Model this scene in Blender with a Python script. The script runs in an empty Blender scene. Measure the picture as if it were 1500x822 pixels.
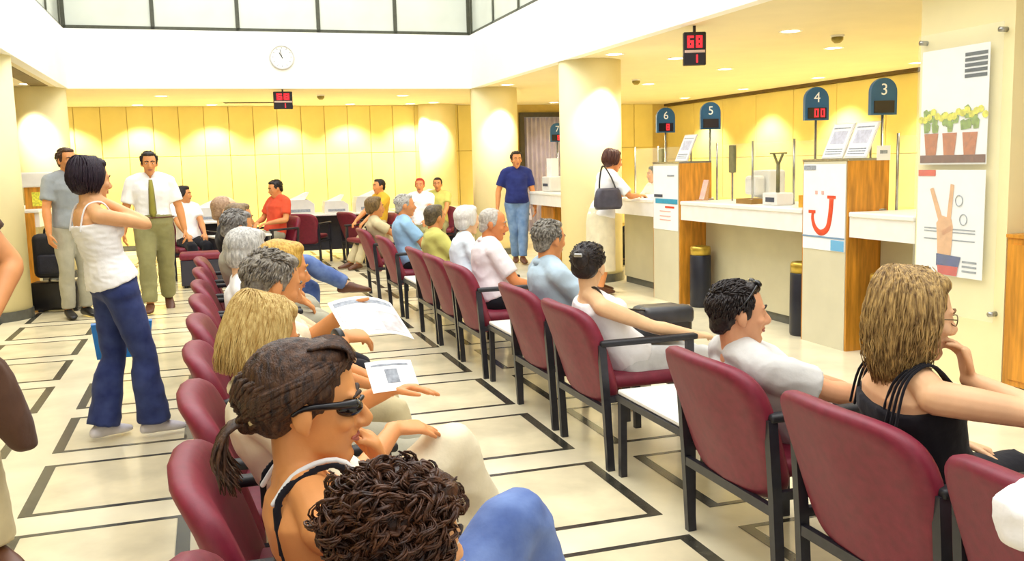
import bpy, bmesh, math, random
from mathutils import Vector, Matrix, noise
import numpy as np

scn = bpy.context.scene
col = scn.collection
R = math.radians
rnd = random.Random(7)

# ------------------------------------------------------------------ camera
YAW, PITCH, ROLL, FPX, CAMH = 0.31132495, 0.12473811, -0.02498578, 1375.07, 1.5
_f = Vector((math.sin(YAW) * math.cos(PITCH), math.cos(YAW) * math.cos(PITCH), -math.sin(PITCH)))
_r = Vector((math.cos(YAW), -math.sin(YAW), 0))
_u = _r.cross(_f)
_r2 = _r * math.cos(ROLL) + _u * math.sin(ROLL)
_u2 = _u * math.cos(ROLL) - _r * math.sin(ROLL)
cam_data = bpy.data.cameras.new('camera')
cam_data.sensor_width = 36.0
cam_data.lens = FPX / 1500.0 * 36.0
cam_data.clip_start = 0.05
cam_data.clip_end = 200
cam = bpy.data.objects.new('camera', cam_data)
m = Matrix((_r2, _u2, -_f)).transposed().to_4x4()
m.translation = Vector((0, 0, CAMH))
cam.matrix_world = m
col.objects.link(cam)
scn.camera = cam

# ------------------------------------------------------------------ world, light, exposure
world = bpy.data.worlds.new('daylight')
scn.world = world
world.use_nodes = True
wb = world.node_tree.nodes['Background']
wb.inputs[0].default_value = (1.0, 0.985, 0.95, 1)
wb.inputs[1].default_value = 0.62
scn.view_settings.view_transform = 'Standard'
scn.view_settings.look = 'None'
scn.view_settings.exposure = 0.5
scn.view_settings.gamma = 1.0
scn.view_settings.use_curve_mapping = False

ZC = 2.725            # ceiling under the gallery
ZB = 3.57             # top of the white gallery band
XL, XR, YF = -1.8, 4.22, 15.05   # edges of the open well
YB = 19.3             # back wall

def area_light(name, loc, rot, sx, sy, power, color=(1, 1, 1)):
    d = bpy.data.lights.new(name, 'AREA')
    d.shape = 'RECTANGLE'; d.size = sx; d.size_y = sy; d.energy = power; d.color = color
    o = bpy.data.objects.new(name, d); col.objects.link(o)
    o.location = loc; o.rotation_euler = rot
    return o
# daylight falling through the glazed roof of the well
area_light('skylight_daylight', (1.2, 6.0, 6.6), (0, 0, 0), 5.6, 17.0, 660, (1.0, 0.985, 0.96))

# ------------------------------------------------------------------ helpers
def lin(c):
    return tuple(((x / 255) / 12.92 if x / 255 <= 0.04045 else ((x / 255 + 0.055) / 1.055) ** 2.4) for x in c)

MATS = {}
def mat(name, c, rough=0.6, var=0.06, scale=6.0, bump=0.0, bscale=40.0, metal=0.0, stretch=None, emit=0.0,
        alpha=1.0, trans=0.0, spec=0.5, c2=None, sheen=0.0, coat=0.0, sss=0.0):
    if name in MATS: return MATS[name]
    mt = bpy.data.materials.new(name); mt.use_nodes = True
    nt = mt.node_tree; nd = nt.nodes; lk = nt.links
    b = nd['Principled BSDF']
    base = lin(c)
    b.inputs['Roughness'].default_value = rough
    b.inputs['Metallic'].default_value = metal
    b.inputs['Specular IOR Level'].default_value = spec
    if trans: b.inputs['Transmission Weight'].default_value = trans
    if alpha < 1: b.inputs['Alpha'].default_value = alpha
    if sheen: b.inputs['Sheen Weight'].default_value = sheen
    if coat: b.inputs['Coat Weight'].default_value = coat
    if sss:
        b.inputs['Subsurface Weight'].default_value = sss
        b.inputs['Subsurface Radius'].default_value = (0.012, 0.005, 0.003)
        b.inputs['Subsurface Scale'].default_value = 0.5
    tc = nd.new('ShaderNodeTexCoord')
    mp = nd.new('ShaderNodeMapping')
    lk.new(tc.outputs['Object'], mp.inputs['Vector'])
    if stretch: mp.inputs['Scale'].default_value = stretch
    if var > 0 or c2:
        n = nd.new('ShaderNodeTexNoise'); n.inputs['Scale'].default_value = scale; n.inputs['Detail'].default_value = 4
        lk.new(mp.outputs[0], n.inputs['Vector'])
        rp = nd.new('ShaderNodeValToRGB')
        if c2:
            a_, b_ = lin(c), lin(c2)
        else:
            a_ = tuple(max(0, x * (1 - var * 2)) for x in base); b_ = tuple(min(1, x * (1 + var * 2)) for x in base)
        rp.color_ramp.elements[0].color = (*a_, 1); rp.color_ramp.elements[1].color = (*b_, 1)
        rp.color_ramp.elements[0].position = 0.3; rp.color_ramp.elements[1].position = 0.7
        lk.new(n.outputs['Fac'], rp.inputs['Fac']); lk.new(rp.outputs['Color'], b.inputs['Base Color'])
    else:
        b.inputs['Base Color'].default_value = (*base, 1)
    if bump > 0:
        n2 = nd.new('ShaderNodeTexNoise'); n2.inputs['Scale'].default_value = bscale; n2.inputs['Detail'].default_value = 3
        lk.new(mp.outputs[0], n2.inputs['Vector'])
        bp = nd.new('ShaderNodeBump'); bp.inputs['Strength'].default_value = bump; bp.inputs['Distance'].default_value = 0.01
        lk.new(n2.outputs['Fac'], bp.inputs['Height']); lk.new(bp.outputs['Normal'], b.inputs['Normal'])
    if emit > 0:
        b.inputs['Emission Color'].default_value = (*base, 1)
        b.inputs['Emission Strength'].default_value = emit
    MATS[name] = mt
    return mt

def V(*a): return Vector(a)

class MB:
    """collects shapes, build() links them as ONE mesh object"""
    def __init__(s): s.v = []; s.f = []; s.mi = []; s.cur = 0
    def add(s, vs, fs):
        o = len(s.v); s.v += [tuple(v) for v in vs]
        s.f += [tuple(i + o for i in f) for f in fs]; s.mi += [s.cur] * len(fs)
        return s
    def box(s, x0, x1, y0, y1, z0, z1):
        return s.add([(x0, y0, z0), (x1, y0, z0), (x1, y1, z0), (x0, y1, z0), (x0, y0, z1), (x1, y0, z1), (x1, y1, z1), (x0, y1, z1)],
                     [(0, 3, 2, 1), (4, 5, 6, 7), (0, 1, 5, 4), (1, 2, 6, 5), (2, 3, 7, 6), (3, 0, 4, 7)])
    def rbox(s, x0, x1, y0, y1, z0, z1, b=0.01, seg=2):
        bm = bmesh.new(); bmesh.ops.create_cube(bm, size=1)
        for v in bm.verts:
            v.co = ((x0 + x1) / 2 + v.co.x * (x1 - x0), (y0 + y1) / 2 + v.co.y * (y1 - y0), (z0 + z1) / 2 + v.co.z * (z1 - z0))
        bmesh.ops.bevel(bm, geom=bm.edges[:] , offset=b, segments=seg, affect='EDGES', profile=0.5)
        bm.verts.index_update()
        s.add([v.co[:] for v in bm.verts], [[v.index for v in f.verts] for f in bm.faces]); bm.free()
        return s
    def bar(s, a, b, w, h=None, up=(0, 0, 1)):
        a = Vector(a); b = Vector(b); h = h or w
        t = (b - a).normalized(); u = t.cross(Vector(up))
        if u.length < 1e-4: u = t.cross(Vector((1, 0, 0)))
        u.normalize(); v = u.cross(t)
        vs = []
        for p in (a, b):
            for i, j in ((-1, -1), (1, -1), (1, 1), (-1, 1)): vs.append(p + u * i * w / 2 + v * j * h / 2)
        return s.add(vs, [(0, 1, 2, 3), (7, 6, 5, 4), (0, 4, 5, 1), (1, 5, 6, 2), (2, 6, 7, 3), (3, 7, 4, 0)])
    def prism(s, pts, y0, y1, axis='y'):
        """pts: outline in two coords, extruded along axis"""
        n = len(pts); vs = []
        for d in (y0, y1):
            for a, b in pts:
                vs.append((a, d, b) if axis == 'y' else (d, a, b) if axis == 'x' else (a, b, d))
        return s.add(vs, [tuple(range(n)), tuple(range(2 * n - 1, n - 1, -1))] + [(i, n + i, n + (i + 1) % n, (i + 1) % n) for i in range(n)])
    def lathe(s, prof, c=(0, 0, 0), n=24):
        k = len(prof); vs = []; fs = []
        for r, z in prof:
            for i in range(n):
                a = 2 * math.pi * i / n; vs.append((c[0] + r * math.cos(a), c[1] + r * math.sin(a), c[2] + z))
        for j in range(k - 1):
            for i in range(n):
                fs.append((j * n + i, j * n + (i + 1) % n, (j + 1) * n + (i + 1) % n, (j + 1) * n + i))
        fs.append(tuple(range(n - 1, -1, -1))); fs.append(tuple((k - 1) * n + i for i in range(n)))
        return s.add(vs, fs)
    def loft(s, rings, n=14, cap='dome', p=2.0):
        """rings: (centre, u, v, ru, rv)"""
        rings = list(rings)
        if cap in ('dome', 'dome0', 'dome1') and len(rings) > 1:
            def ext(a, b):
                d = (a[0] - b[0]); d = d.normalized() if d.length > 1e-6 else Vector((0, 0, 1))
                h = min(a[3], a[4]); out = []
                for k in (0.5, 0.8, 0.97):
                    q = math.sqrt(max(0, 1 - k * k)); out.append((a[0] + d * h * k, a[1], a[2], a[3] * q, a[4] * q))
                return out
            if cap in ('dome', 'dome0'): rings = ext(rings[0], rings[1])[::-1] + rings
            if cap in ('dome', 'dome1'): rings = rings + ext(rings[-1], rings[-2])
        vs = []; fs = []
        for c, u, v, ru, rv in rings:
            for i in range(n):
                a = 2 * math.pi * i / n; ca, sa = math.cos(a), math.sin(a)
                if p != 2.0:
                    ca = math.copysign(abs(ca) ** (2 / p), ca); sa = math.copysign(abs(sa) ** (2 / p), sa)
                vs.append(c + u * (ru * ca) + v * (rv * sa))
        for j in range(len(rings) - 1):
            for i in range(n):
                fs.append((j * n + i, j * n + (i + 1) % n, (j + 1) * n + (i + 1) % n, (j + 1) * n + i))
        k = len(rings) - 1
        fs.append(tuple(range(n - 1, -1, -1))); fs.append(tuple(k * n + i for i in range(n)))
        return s.add(vs, fs)
    def limb(s, pts, rad, n=12, sub=3, cap='dome', flat=1.0, ref=None):
        """smooth tapered tube through pts"""
        pts = [Vector(p) for p in pts]; P = []; RR = []
        k = len(pts)
        if k == 2 or sub <= 1:
            P, RR = pts, list(rad)
        else:
            for i in range(k - 1):
                p0 = pts[max(i - 1, 0)]; p1 = pts[i]; p2 = pts[i + 1]; p3 = pts[min(i + 2, k - 1)]
                for j in range(sub):
                    t = j / sub
                    P.append(0.5 * ((2 * p1) + (p2 - p0) * t + (2 * p0 - 5 * p1 + 4 * p2 - p3) * t * t + (3 * p1 - p0 - 3 * p2 + p3) * t ** 3))
                    RR.append(rad[i] * (1 - t) + rad[i + 1] * t)
            P.append(pts[-1]); RR.append(rad[-1])
        rings = []; u = None
        for i, p in enumerate(P):
            t = (P[min(i + 1, len(P) - 1)] - P[max(i - 1, 0)])
            t = t.normalized() if t.length > 1e-7 else Vector((0, 0, 1))
            if u is None:
                rr = Vector(ref) if ref is not None else (Vector((0, 0, 1)) if abs(t.z) < 0.9 else Vector((0, 1, 0)))
                u = t.cross(rr)
                if u.length < 1e-4: u = t.cross(Vector((1, 0.3, 0.1)))
                u.normalize()
            else:
                u = (u - t * u.dot(t)).normalized()
            v = t.cross(u)
            rings.append((p, u, v, RR[i], RR[i] * flat))
        return s.loft(rings, n, cap)
    def ball(s, c, r, n=14, m=9, rot=None):
        if not hasattr(r, '__len__'): r = (r, r, r)
        c = Vector(c); vs = []; fs = []
        for j in range(1, m):
            th = math.pi * j / m
            for i in range(n):
                a = 2 * math.pi * i / n
                p = Vector((r[0] * math.sin(th) * math.cos(a), r[1] * math.sin(th) * math.sin(a), r[2] * math.cos(th)))
                if rot is not None: p = rot @ p
                vs.append(c + p)
        t = Vector((0, 0, r[2])); bt = Vector((0, 0, -r[2]))
        if rot is not None: t = rot @ t; bt = rot @ bt
        vs += [c + t, c + bt]; T = len(vs) - 2
        for j in range(m - 2):
            for i in range(n):
                fs.append((j * n + i, (j + 1) * n + i, (j + 1) * n + (i + 1) % n, j * n + (i + 1) % n))
        for i in range(n):
            fs.append((T, i, (i + 1) % n)); fs.append((T + 1, (m - 2) * n + (i + 1) % n, (m - 2) * n + i))
        return s.add(vs, fs)
    def xform(s, M):
        s.v = [tuple(M @ Vector(v)) for v in s.v]; return s
    def mesh(s, name, mats, smooth=False):
        me = bpy.data.meshes.new(name); me.from_pydata(s.v, [], s.f)
        for q in (mats if isinstance(mats, (list, tuple)) else [mats]): me.materials.append(q)
        if len(set(s.mi)) > 1: me.polygons.foreach_set('material_index', s.mi)
        if smooth: me.polygons.foreach_set('use_smooth', [True] * len(me.polygons))
        me.update(); return me
    def build(s, name, mats, parent=None, smooth=False, loc=None, rz=None):
        o = bpy.data.objects.new(name, s.mesh(name, mats, smooth)); col.objects.link(o)
        if parent is not None: o.parent = parent
        if loc is not None: o.location = loc
        if rz is not None: o.rotation_euler = (0, 0, rz)
        return o

def tag(o, label=None, cat=None, group=None, kind=None):
    if label: o['label'] = label
    if cat: o['category'] = cat
    if group: o['group'] = group
    if kind: o['kind'] = kind
    return o
def empty(name, loc=(0, 0, 0), rz=0.0):
    o = bpy.data.objects.new(name, None); col.objects.link(o)
    o.location = loc; o.rotation_euler = (0, 0, rz); o.empty_display_size = 0.1
    return o
def thing(name, label, cat, loc=(0, 0, 0), rz=0.0, group=None):
    return tag(empty(name, loc, rz), label, cat, group)
def copy_tree(o, parent=None):
    c = o.copy(); col.objects.link(c)
    if parent is not None: c.parent = parent
    for ch in list(o.children): copy_tree(ch, c)
    return c
def link(name, me, parent=None, loc=None):
    o = bpy.data.objects.new(name, me); col.objects.link(o)
    if parent is not None: o.parent = parent
    if loc is not None: o.location = loc
    return o
def text_mesh(s, size, mt, name='lettering', depth=0.001, align='CENTER'):
    cu = bpy.data.curves.new(name, 'FONT'); cu.body = s; cu.size = size; cu.extrude = depth; cu.align_x = align; cu.align_y = 'CENTER'
    o = bpy.data.objects.new(name, cu); col.objects.link(o)
    me = bpy.data.meshes.new_from_object(o.evaluated_get(bpy.context.evaluated_depsgraph_get()))
    bpy.data.objects.remove(o); bpy.data.curves.remove(cu)
    me.materials.clear(); me.materials.append(mt); me.name = name
    return me
# ------------------------------------------------------------------ materials of the place
M_floor = mat('floor_stone', (232, 222, 190), 0.22, 0.07, 2.2, 0.02, 60)
M_panel = mat('floor_panel_stone', (226, 214, 178), 0.2, 0.09, 3.0, 0.02, 60)
M_inlay = mat('dark_inlay_stone', (62, 60, 52), 0.25, 0.25, 14)
M_ceil = mat('ceiling_paint', (230, 219, 184), 0.8, 0.015, 2)
M_white = mat('white_plaster', (250, 249, 244), 0.75, 0.01, 2)
M_wallp = mat('yellow_wall_panel', (238, 220, 140), 0.5, 0.035, 1.5)
M_joint = mat('wall_joint', (198, 172, 98), 0.7, 0.05, 5)
M_colm = mat('column_paint', (248, 235, 184), 0.5, 0.02, 2)
M_black = mat('black_metal', (38, 38, 44), 0.35, 0.1, 20)
M_frame = mat('window_frame_metal', (72, 74, 58), 0.4, 0.08, 20)
M_glass = mat('gallery_glass', (232, 238, 228), 0.15, 0.06, 0.8, trans=0.2)
M_clear = mat('clear_glass', (232, 242, 236), 0.03, 0, trans=0.0, alpha=0.09)
M_wood = mat('orange_wood', (206, 140, 44), 0.4, 0.16, 5, 0.03, 60, stretch=(6, 6, 0.7))
M_worktop = mat('white_worktop', (242, 240, 236), 0.3, 0.02, 8)
M_front = mat('beige_laminate', (204, 196, 164), 0.45, 0.025, 4)
M_base = mat('dark_baseboard', (92, 92, 84), 0.4, 0.1, 10)
M_paper = mat('white_paper', (246, 247, 250), 0.6, 0.012, 8)
M_lamp = mat('lamp_diffuser', (255, 250, 228), 0.4, 0, emit=6.0)
M_chrome = mat('brushed_metal', (170, 170, 165), 0.28, 0.08, 30, metal=0.9)

def struct(o): o['kind'] = 'structure'; return o

# floor: base slab with inlaid dark frames and stone panels
floor = struct(MB().box(-6.5, 10.2, -3.0, 19.5, -0.12, 0).build('floor', M_floor))
CX, CY, WX, WY = 0.955, 1.0, 0.73, 0.77
fr = MB(); t = 0.002
a, b = WX / 2, WY / 2; lw, cw = 0.055, 0.03
fr.box(-a, -a + lw, -b, b, -0.01, t).box(a - lw, a, -b, b, -0.01, t)
fr.box(-a + lw, a - lw, -b, -b + cw, -0.01, t).box(-a + lw, a - lw, b - cw, b, -0.01, t)
fr_me = fr.mesh('inlay_frame', M_inlay)
pn_me = MB().rbox(-a + lw + 0.002, a - lw - 0.002, -b + cw + 0.002, b - cw - 0.002, -0.01, 0.0018, 0.001, 1).mesh('floor_panel', M_panel)
for i in range(-2, 5):
    for j in range(0, 17):
        cx = -0.88 + a + CX * i; cy = 3.46 + b + CY * (j - 2)
        link('inlay_frame', fr_me, floor, (cx, cy, 0)); link('floor_panel', pn_me, floor, (cx, cy, 0))

# ceilings under the gallery (a ring round the open well)
ceil = MB()
ceil.box(XR + 0.12, 10.2, -3.0, YB + 0.2, ZC, ZC + 0.25)
ceil.box(-6.5, XL - 0.12, -3.0, YB + 0.2, ZC, ZC + 0.25)
ceil.box(XL - 0.12, XR + 0.12, YF + 0.12, YB + 0.2, ZC, ZC + 0.25)
ceil_o = struct(ceil.build('ceiling', M_ceil))
# white gallery band facing the well
struct(MB().box(XL - 0.12, XR + 0.12, YF, YF + 0.12, ZC - 0.004, ZB).build('trim_1', M_white))
struct(MB().box(XR, XR + 0.12, -3.0, YF, ZC - 0.004, ZB).build('trim_2', M_white))
struct(MB().box(XL - 0.12, XL, -3.0, YF, ZC - 0.004, ZB).build('trim_3', M_white))
# dark recessed slot in the ceiling beside the left band
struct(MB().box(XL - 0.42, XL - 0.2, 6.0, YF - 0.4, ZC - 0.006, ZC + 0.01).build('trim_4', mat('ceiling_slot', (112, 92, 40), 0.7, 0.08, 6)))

# back wall with panels
wall = struct(MB().box(-6.5, 6.45, YB, YB + 0.2, 0, ZC).box(7.75, 10.2, YB, YB + 0.2, 0, ZC).box(6.45, 7.75, YB, YB + 0.2, 2.56, ZC).build('wall_back', M_joint))
pw = 0.46
top_me = MB().rbox(0.006, pw - 0.006, -0.02, 0.01, 1.78, ZC - 0.004, 0.004, 1).mesh('wall_panel', M_wallp)
low_me = MB().rbox(0.006, pw - 0.006, -0.02, 0.01, 0.1, 1.77, 0.004, 1).mesh('wall_panel', M_wallp)
for i in range(29):
    x = -6.4 + i * pw
    if x > 5.9: break
    link('wall_panel', top_me, wall, (x, YB, 0)); link('wall_panel', low_me, wall, (x, YB, 0))
for x in (7.77, 8.23, 8.69, 9.15):
    link('wall_panel', top_me, wall, (x, YB, 0)); link('wall_panel', low_me, wall, (x, YB, 0))
struct(MB().box(-6.4, 4.4, YB - 0.035, YB - 0.02, 0, 0.1).build('baseboard_back', M_base))
# wall behind the tellers
wr = struct(MB().box(10.0, 10.2, -3.0, YB, 0, ZC).build('wall_right', M_joint))
rp_t = MB().rbox(-0.02, 0.01, 0.006, 1.194, 1.5, ZC - 0.06, 0.004, 1).mesh('wall_panel', M_wallp)
rp_b = MB().rbox(-0.02, 0.01, 0.006, 1.194, 0.1, 1.49, 0.004, 1).mesh('wall_panel', M_wallp)
for i in range(12):
    y = 4.9 + i * 1.2
    link('wall_panel', rp_t, wr, (10.0, y, 0)); link('wall_panel', rp_b, wr, (10.0, y, 0))
struct(MB().box(9.9, 9.98, -2.8, YB, ZC - 0.05, ZC).build('trim_5', mat('wall_top_rail', (96, 74, 30), 0.6, 0.1, 8)))  # dark rail along the top of the teller wall
struct(MB().box(-6.5, -6.3, -3.0, YB, 0, ZC).build('wall_left', M_wallp))

# doorway with curtains in the back wall
door = struct(MB().box(6.45, 6.55, YB - 0.08, YB + 0.12, 0, 2.56).box(7.65, 7.75, YB - 0.08, YB + 0.12, 0, 2.56).box(6.55, 7.65, YB - 0.08, YB + 0.12, 2.46, 2.56).build('door_1', mat('dark_door_frame', (58, 50, 40), 0.4, 0.1, 10)))
cur = MB()
n = 60
pts = [(6.56 + 1.08 * i / n, YB + 0.05 + 0.03 * math.sin(i * 1.1)) for i in range(n + 1)]
cur.prism(pts + [(x, y + 0.012) for x, y in reversed(pts)], 0.01, 2.455, 'z')
cur.build('door_curtain', mat('grey_violet_curtain', (186, 178, 204), 0.8, 0.06, 5), door)

# upper storey: glazed gallery round the well
def gallery(name, p0, p1, n):
    p0 = Vector(p0); p1 = Vector(p1); d = (p1 - p0); L = d.length; d.normalize(); nrm = Vector((d.y, -d.x, 0))
    root = struct(empty(name, p0))
    rz = math.atan2(d.y, d.x)
    root.rotation_euler = (0, 0, rz)
    pane = MB().box(0.025, L / n - 0.025, 0.05, 0.062, ZB + 0.05, 6.0).mesh('pane', M_glass)
    mul = MB().box(-0.028, 0.028, 0.03, 0.09, ZB, 6.0).mesh('mullion', M_frame)
    for i in range(n):
        link('pane', pane, root, (L / n * i, 0, 0))
    for i in range(n + 1):
        link('mullion', mul, root, (L / n * i, 0, 0))
    MB().box(0, L, 0.03, 0.09, ZB - 0.001, ZB + 0.05).build('sill_rail', M_frame, root)
gallery('window_1', (XL, YF, 0), (XR, YF, 0), 5)
gallery('window_2', (XR, YF, 0), (XR, -3.0, 0), 15)
gallery('window_3', (XL, -3.0, 0), (XL, YF, 0), 15)
# rooms behind the gallery glass
M_upper = mat('upper_room_paint', (244, 244, 236), 0.7, 0.03, 1.2)
struct(MB().box(-4.5, 7.0, 18.0, 18.15, ZB - 0.5, 6.4).build('wall_upper_back', M_upper))
struct(MB().box(6.9, 7.05, -3.0, 18.0, ZB - 0.5, 6.4).build('wall_upper_right', M_upper))
struct(MB().box(-4.6, -4.45, -3.0, 18.0, ZB - 0.5, 6.4).build('wall_upper_left', M_upper))

# round columns
def column(label, x, y, r=0.385):
    t = thing('column', label, 'column', (x, y, 0), 0, 'cream columns')
    MB().lathe([(r, 0.1), (r, ZC + 0.01)], n=48).build('shaft', M_colm, t, True)
    MB().lathe([(r + 0.012, 0), (r + 0.012, 0.1)], n=48).build('base', M_base, t)
    return t
column('round cream column behind the woman at the counter', 4.62, 11.0)
column('round cream column behind the man in the blue polo shirt', 4.62, 15.1)
column('half-hidden cream column set into the far panelled wall', 4.62, 19.15)
column('cream column at the left photo edge with a dark base', -2.22, 11.0)
column('round cream column behind the standing man in grey on the left', -2.22, 15.1)

# ---- lamps in the ceiling
lens_me = MB().lathe([(0.085, -0.003), (0.085, 0.02)], n=20).mesh('diffuser', M_lamp)
ring_me = MB().lathe([(0.088, 0.0), (0.112, -0.006), (0.118, 0.0), (0.118, 0.012), (0.088, 0.012)], n=20).mesh('rim', M_white)
def downlight(label, x, y, power, angle=95, blend=0.6, tilt=None, group='recessed ceiling lamps'):
    t = thing('ceiling_lamp', label, 'lamp', (x, y, ZC), 0, group)
    link('diffuser', lens_me, t); link('rim', ring_me, t)
    if power:
        d = bpy.data.lights.new('lamp_light', 'SPOT'); d.energy = power; d.spot_size = R(angle); d.spot_blend = blend
        d.color = (1.0, 0.92, 0.72); d.shadow_soft_size = 0.07
        o = bpy.data.objects.new('lamp_light', d); col.objects.link(o); o.parent = t; o.location = (0, 0, -0.02)
        if tilt: o.rotation_euler = tilt
    return t
ORD = ('first', 'second', 'third', 'fourth', 'fifth', 'sixth', 'seventh')
G1 = 'recessed lamps along the far panelled wall'
for i, x in enumerate((-3.6, -2.4, -1.1, 0.2, 1.5, 2.8, 4.0)):
    downlight('recessed lamp washing the far yellow wall, %s from the left' % ORD[i], x, YB - 0.5, 190, 112, 0.55, group=G1)
G2 = 'recessed lamps over the teller area'
for i, (x, y) in enumerate(((7.0, 7.0), (7.0, 9.4), (7.0, 11.8), (7.0, 14.2), (7.0, 16.6), (5.6, 5.8), (5.6, 8.2), (5.6, 10.6), (5.6, 13.0))):
    downlight('%s nearest recessed lamp in the ceiling row over the %s' % (ORD[i % 5], 'tellers' if i < 5 else 'counter'), x, y, 55, 140, 0.6, group=G2)
G3 = 'recessed lamps washing the wall behind the tellers'
for i, y in enumerate((8.6, 10.8, 13.0, 15.2, 17.4)):
    downlight('%s nearest recessed lamp close to the wall behind the tellers' % ORD[i], 9.4, y, 230, 112, 0.55, group=G3)
downlight('recessed lamp in front of the column by the counter woman', 4.62, 10.25, 105, 98, 0.4)
downlight('recessed lamp in front of the column behind the blue polo man', 4.62, 14.35, 105, 98, 0.4)
downlight('recessed lamp lighting the column at the far wall', 4.4, 18.45, 105, 98, 0.4)
downlight('recessed lamp in front of the left far column', -2.22, 14.35, 105, 98, 0.4)
downlight('recessed lamp over the left photo edge column', -2.6, 10.2, 90, 98, 0.4)
for w, x, y in (('left', -0.6, 16.6), ('middle', 1.4, 16.6), ('right', 3.4, 16.6)):
    downlight(w + ' recessed lamp of the three over the back desks', x, y, 40, 140, 0.6, group='recessed lamps over the back desks')
downlight('added recessed lamp brightening the curtained doorway', 7.0, YB - 0.7, 60, 110, 0.8)  # added lamp, put in only to brighten the curtain
# ------------------------------------------------------------------ chairs (local frame: sitter faces +x, rear legs at x = 0)
M_maroon = mat('maroon_upholstery', (122, 29, 52), 0.5, 0.07, 30, 0.06, 300)
M_leg = mat('black_chair_frame', (40, 40, 48), 0.33, 0.12, 25)
M_pad = mat('black_arm_pad', (30, 30, 36), 0.5, 0.1, 20)
def cushion_back():
    m_ = MB(); W, H = 0.64, 0.50
    nz, ny = 14, 14
    def outline(k, N=40):
        a = 2 * math.pi * k / N; ca, sa = math.cos(a), math.sin(a); p = 4.6
        return math.copysign(abs(ca) ** (2 / p), ca), math.copysign(abs(sa) ** (2 / p), sa)
    rings = []
    N = 40
    for d, sc in ((-0.034, 0.80), (-0.038, 0.9), (-0.03, 0.97), (-0.012, 1.0), (0.012, 1.0), (0.03, 0.97), (0.04, 0.9), (0.044, 0.8)):
        ring = []
        for k in range(N):
            oy, oz = outline(k, N)
            y = oy * W / 2 * sc * (1 - 0.07 * (1 - oz) / 2); z = oz * (H / 2) * (1 - (1 - sc) * 1.1)
            lean = -0.165 * ((z + H / 2) / H) ** 1.15
            cur = 0.05 * (y / (W / 2)) ** 2
            ring.append((0.03 + lean + cur + d, y, 0.57 + z - 0.02))
        rings.append(ring)
    vs = [p for r in rings for p in r]; fs = []
    for j in range(len(rings) - 1):
        for k in range(N): fs.append((j * N + k, j * N + (k + 1) % N, (j + 1) * N + (k + 1) % N, (j + 1) * N + k))
    for j, rev in ((0, True), (len(rings) - 1, False)):
        c = [sum(p[i] for p in rings[j]) / N for i in range(3)]
        c[0] -= 0.03
        vs.append(tuple(c)); ci = len(vs) - 1
        # intermediate ring keeps the face curved
        base = len(vs)
        for k in range(N):
            p = rings[j][k]; y = p[1] * 0.5; z = (p[2] - 0.55) * 0.5
            lean = -0.165 * ((z + H / 2) / H) ** 1.15
            vs.append((0.03 + lean + 0.05 * (y / (W / 2)) ** 2 + (-0.036 if j == 0 else 0.044), y, 0.55 + z))
        for k in range(N):
            a, b = j * N + k, j * N + (k + 1) % N; c_, d_ = base + (k + 1) % N, base + k
            fs.append((d_, c_, b, a) if rev else (a, b, c_, d_)); fs.append((ci, c_, d_) if rev else (ci, d_, c_))
    return m_.add(vs, fs)
ch_back = cushion_back().mesh('backrest', M_maroon, True)
ch_seat = MB().rbox(0.02, 0.50, -0.26, 0.26, 0.385, 0.455, 0.03, 3).mesh('seat', M_maroon, True)
ch_leg_r = MB().bar((0.02, 0, 0), (0.0, 0, 0.36), 0.036, 0.03, (0, 1, 0)).bar((0.0, 0, 0.355), (-0.02, 0, 0.625), 0.036, 0.03, (0, 1, 0)).mesh('leg', M_leg)
ch_leg_f = MB().bar((0.46, 0, 0), (0.45, 0, 0.615), 0.036, 0.03, (0, 1, 0)).mesh('leg', M_leg)
ch_arm = MB().rbox(-0.03, 0.49, -0.024, 0.024, 0.615, 0.645, 0.01, 2).mesh('armrest', M_pad, True)
ch_side = MB().bar((0.0, 0, 0.355), (0.455, 0, 0.355), 0.025, 0.03, (0, 0, 1)).mesh('side_rail', M_leg)
ch_cross = MB().bar((0.0, -0.3, 0.30), (0.0, 0.3, 0.30), 0.025, 0.035).mesh('cross_rail', M_leg)
ch_crossf = MB().bar((0.44, -0.3, 0.365), (0.44, 0.3, 0.365), 0.025, 0.03).mesh('cross_rail', M_leg)
def chair(label, x, y, heading=0.0, group=None, arms=True):
    t = thing('armchair', label, 'chair', (x, y, 0), R(heading), group)
    link('backrest', ch_back, t); link('seat', ch_seat, t)
    for s in (-0.31, 0.31):
        link('leg', ch_leg_r, t, (0, s, 0)); link('leg', ch_leg_f, t, (0, s, 0))
        link('armrest', ch_arm, t, (0, s, 0)); link('side_rail', ch_side, t, (0, s, 0))
    link('cross_rail', ch_cross, t); link('cross_rail', ch_crossf, t)
    return t
XRR = 1.77      # rear legs of the right row
XLR = 0.03      # rear legs of the left row
RG = 'maroon armchairs of the right row'
LG = 'maroon armchairs of the left row'
RIGHT = [('nearest maroon armchair at the lower right corner of the photo', 1.50),
         ('maroon armchair of the blonde woman in the black top', 2.19),
         ('maroon armchair of the man in the pale grey T-shirt', 2.96),
         ('maroon armchair of the woman with the dark hair bun', 4.38),
         ('maroon armchair of the grey-haired man in the blue shirt, right row', 5.14),
         ('maroon armchair of the man in the pinkish white shirt', 6.52),
         ('maroon armchair of the white-haired person', 7.22),
         ('maroon armchair of the person in the yellow-green top', 7.92),
         ('maroon armchair of the grey-haired man in the light blue shirt', 9.45),
         ('farthest maroon armchair of the right row', 10.75)]
for lb, y in RIGHT: chair(lb, XRR, y, 0, RG)
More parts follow.
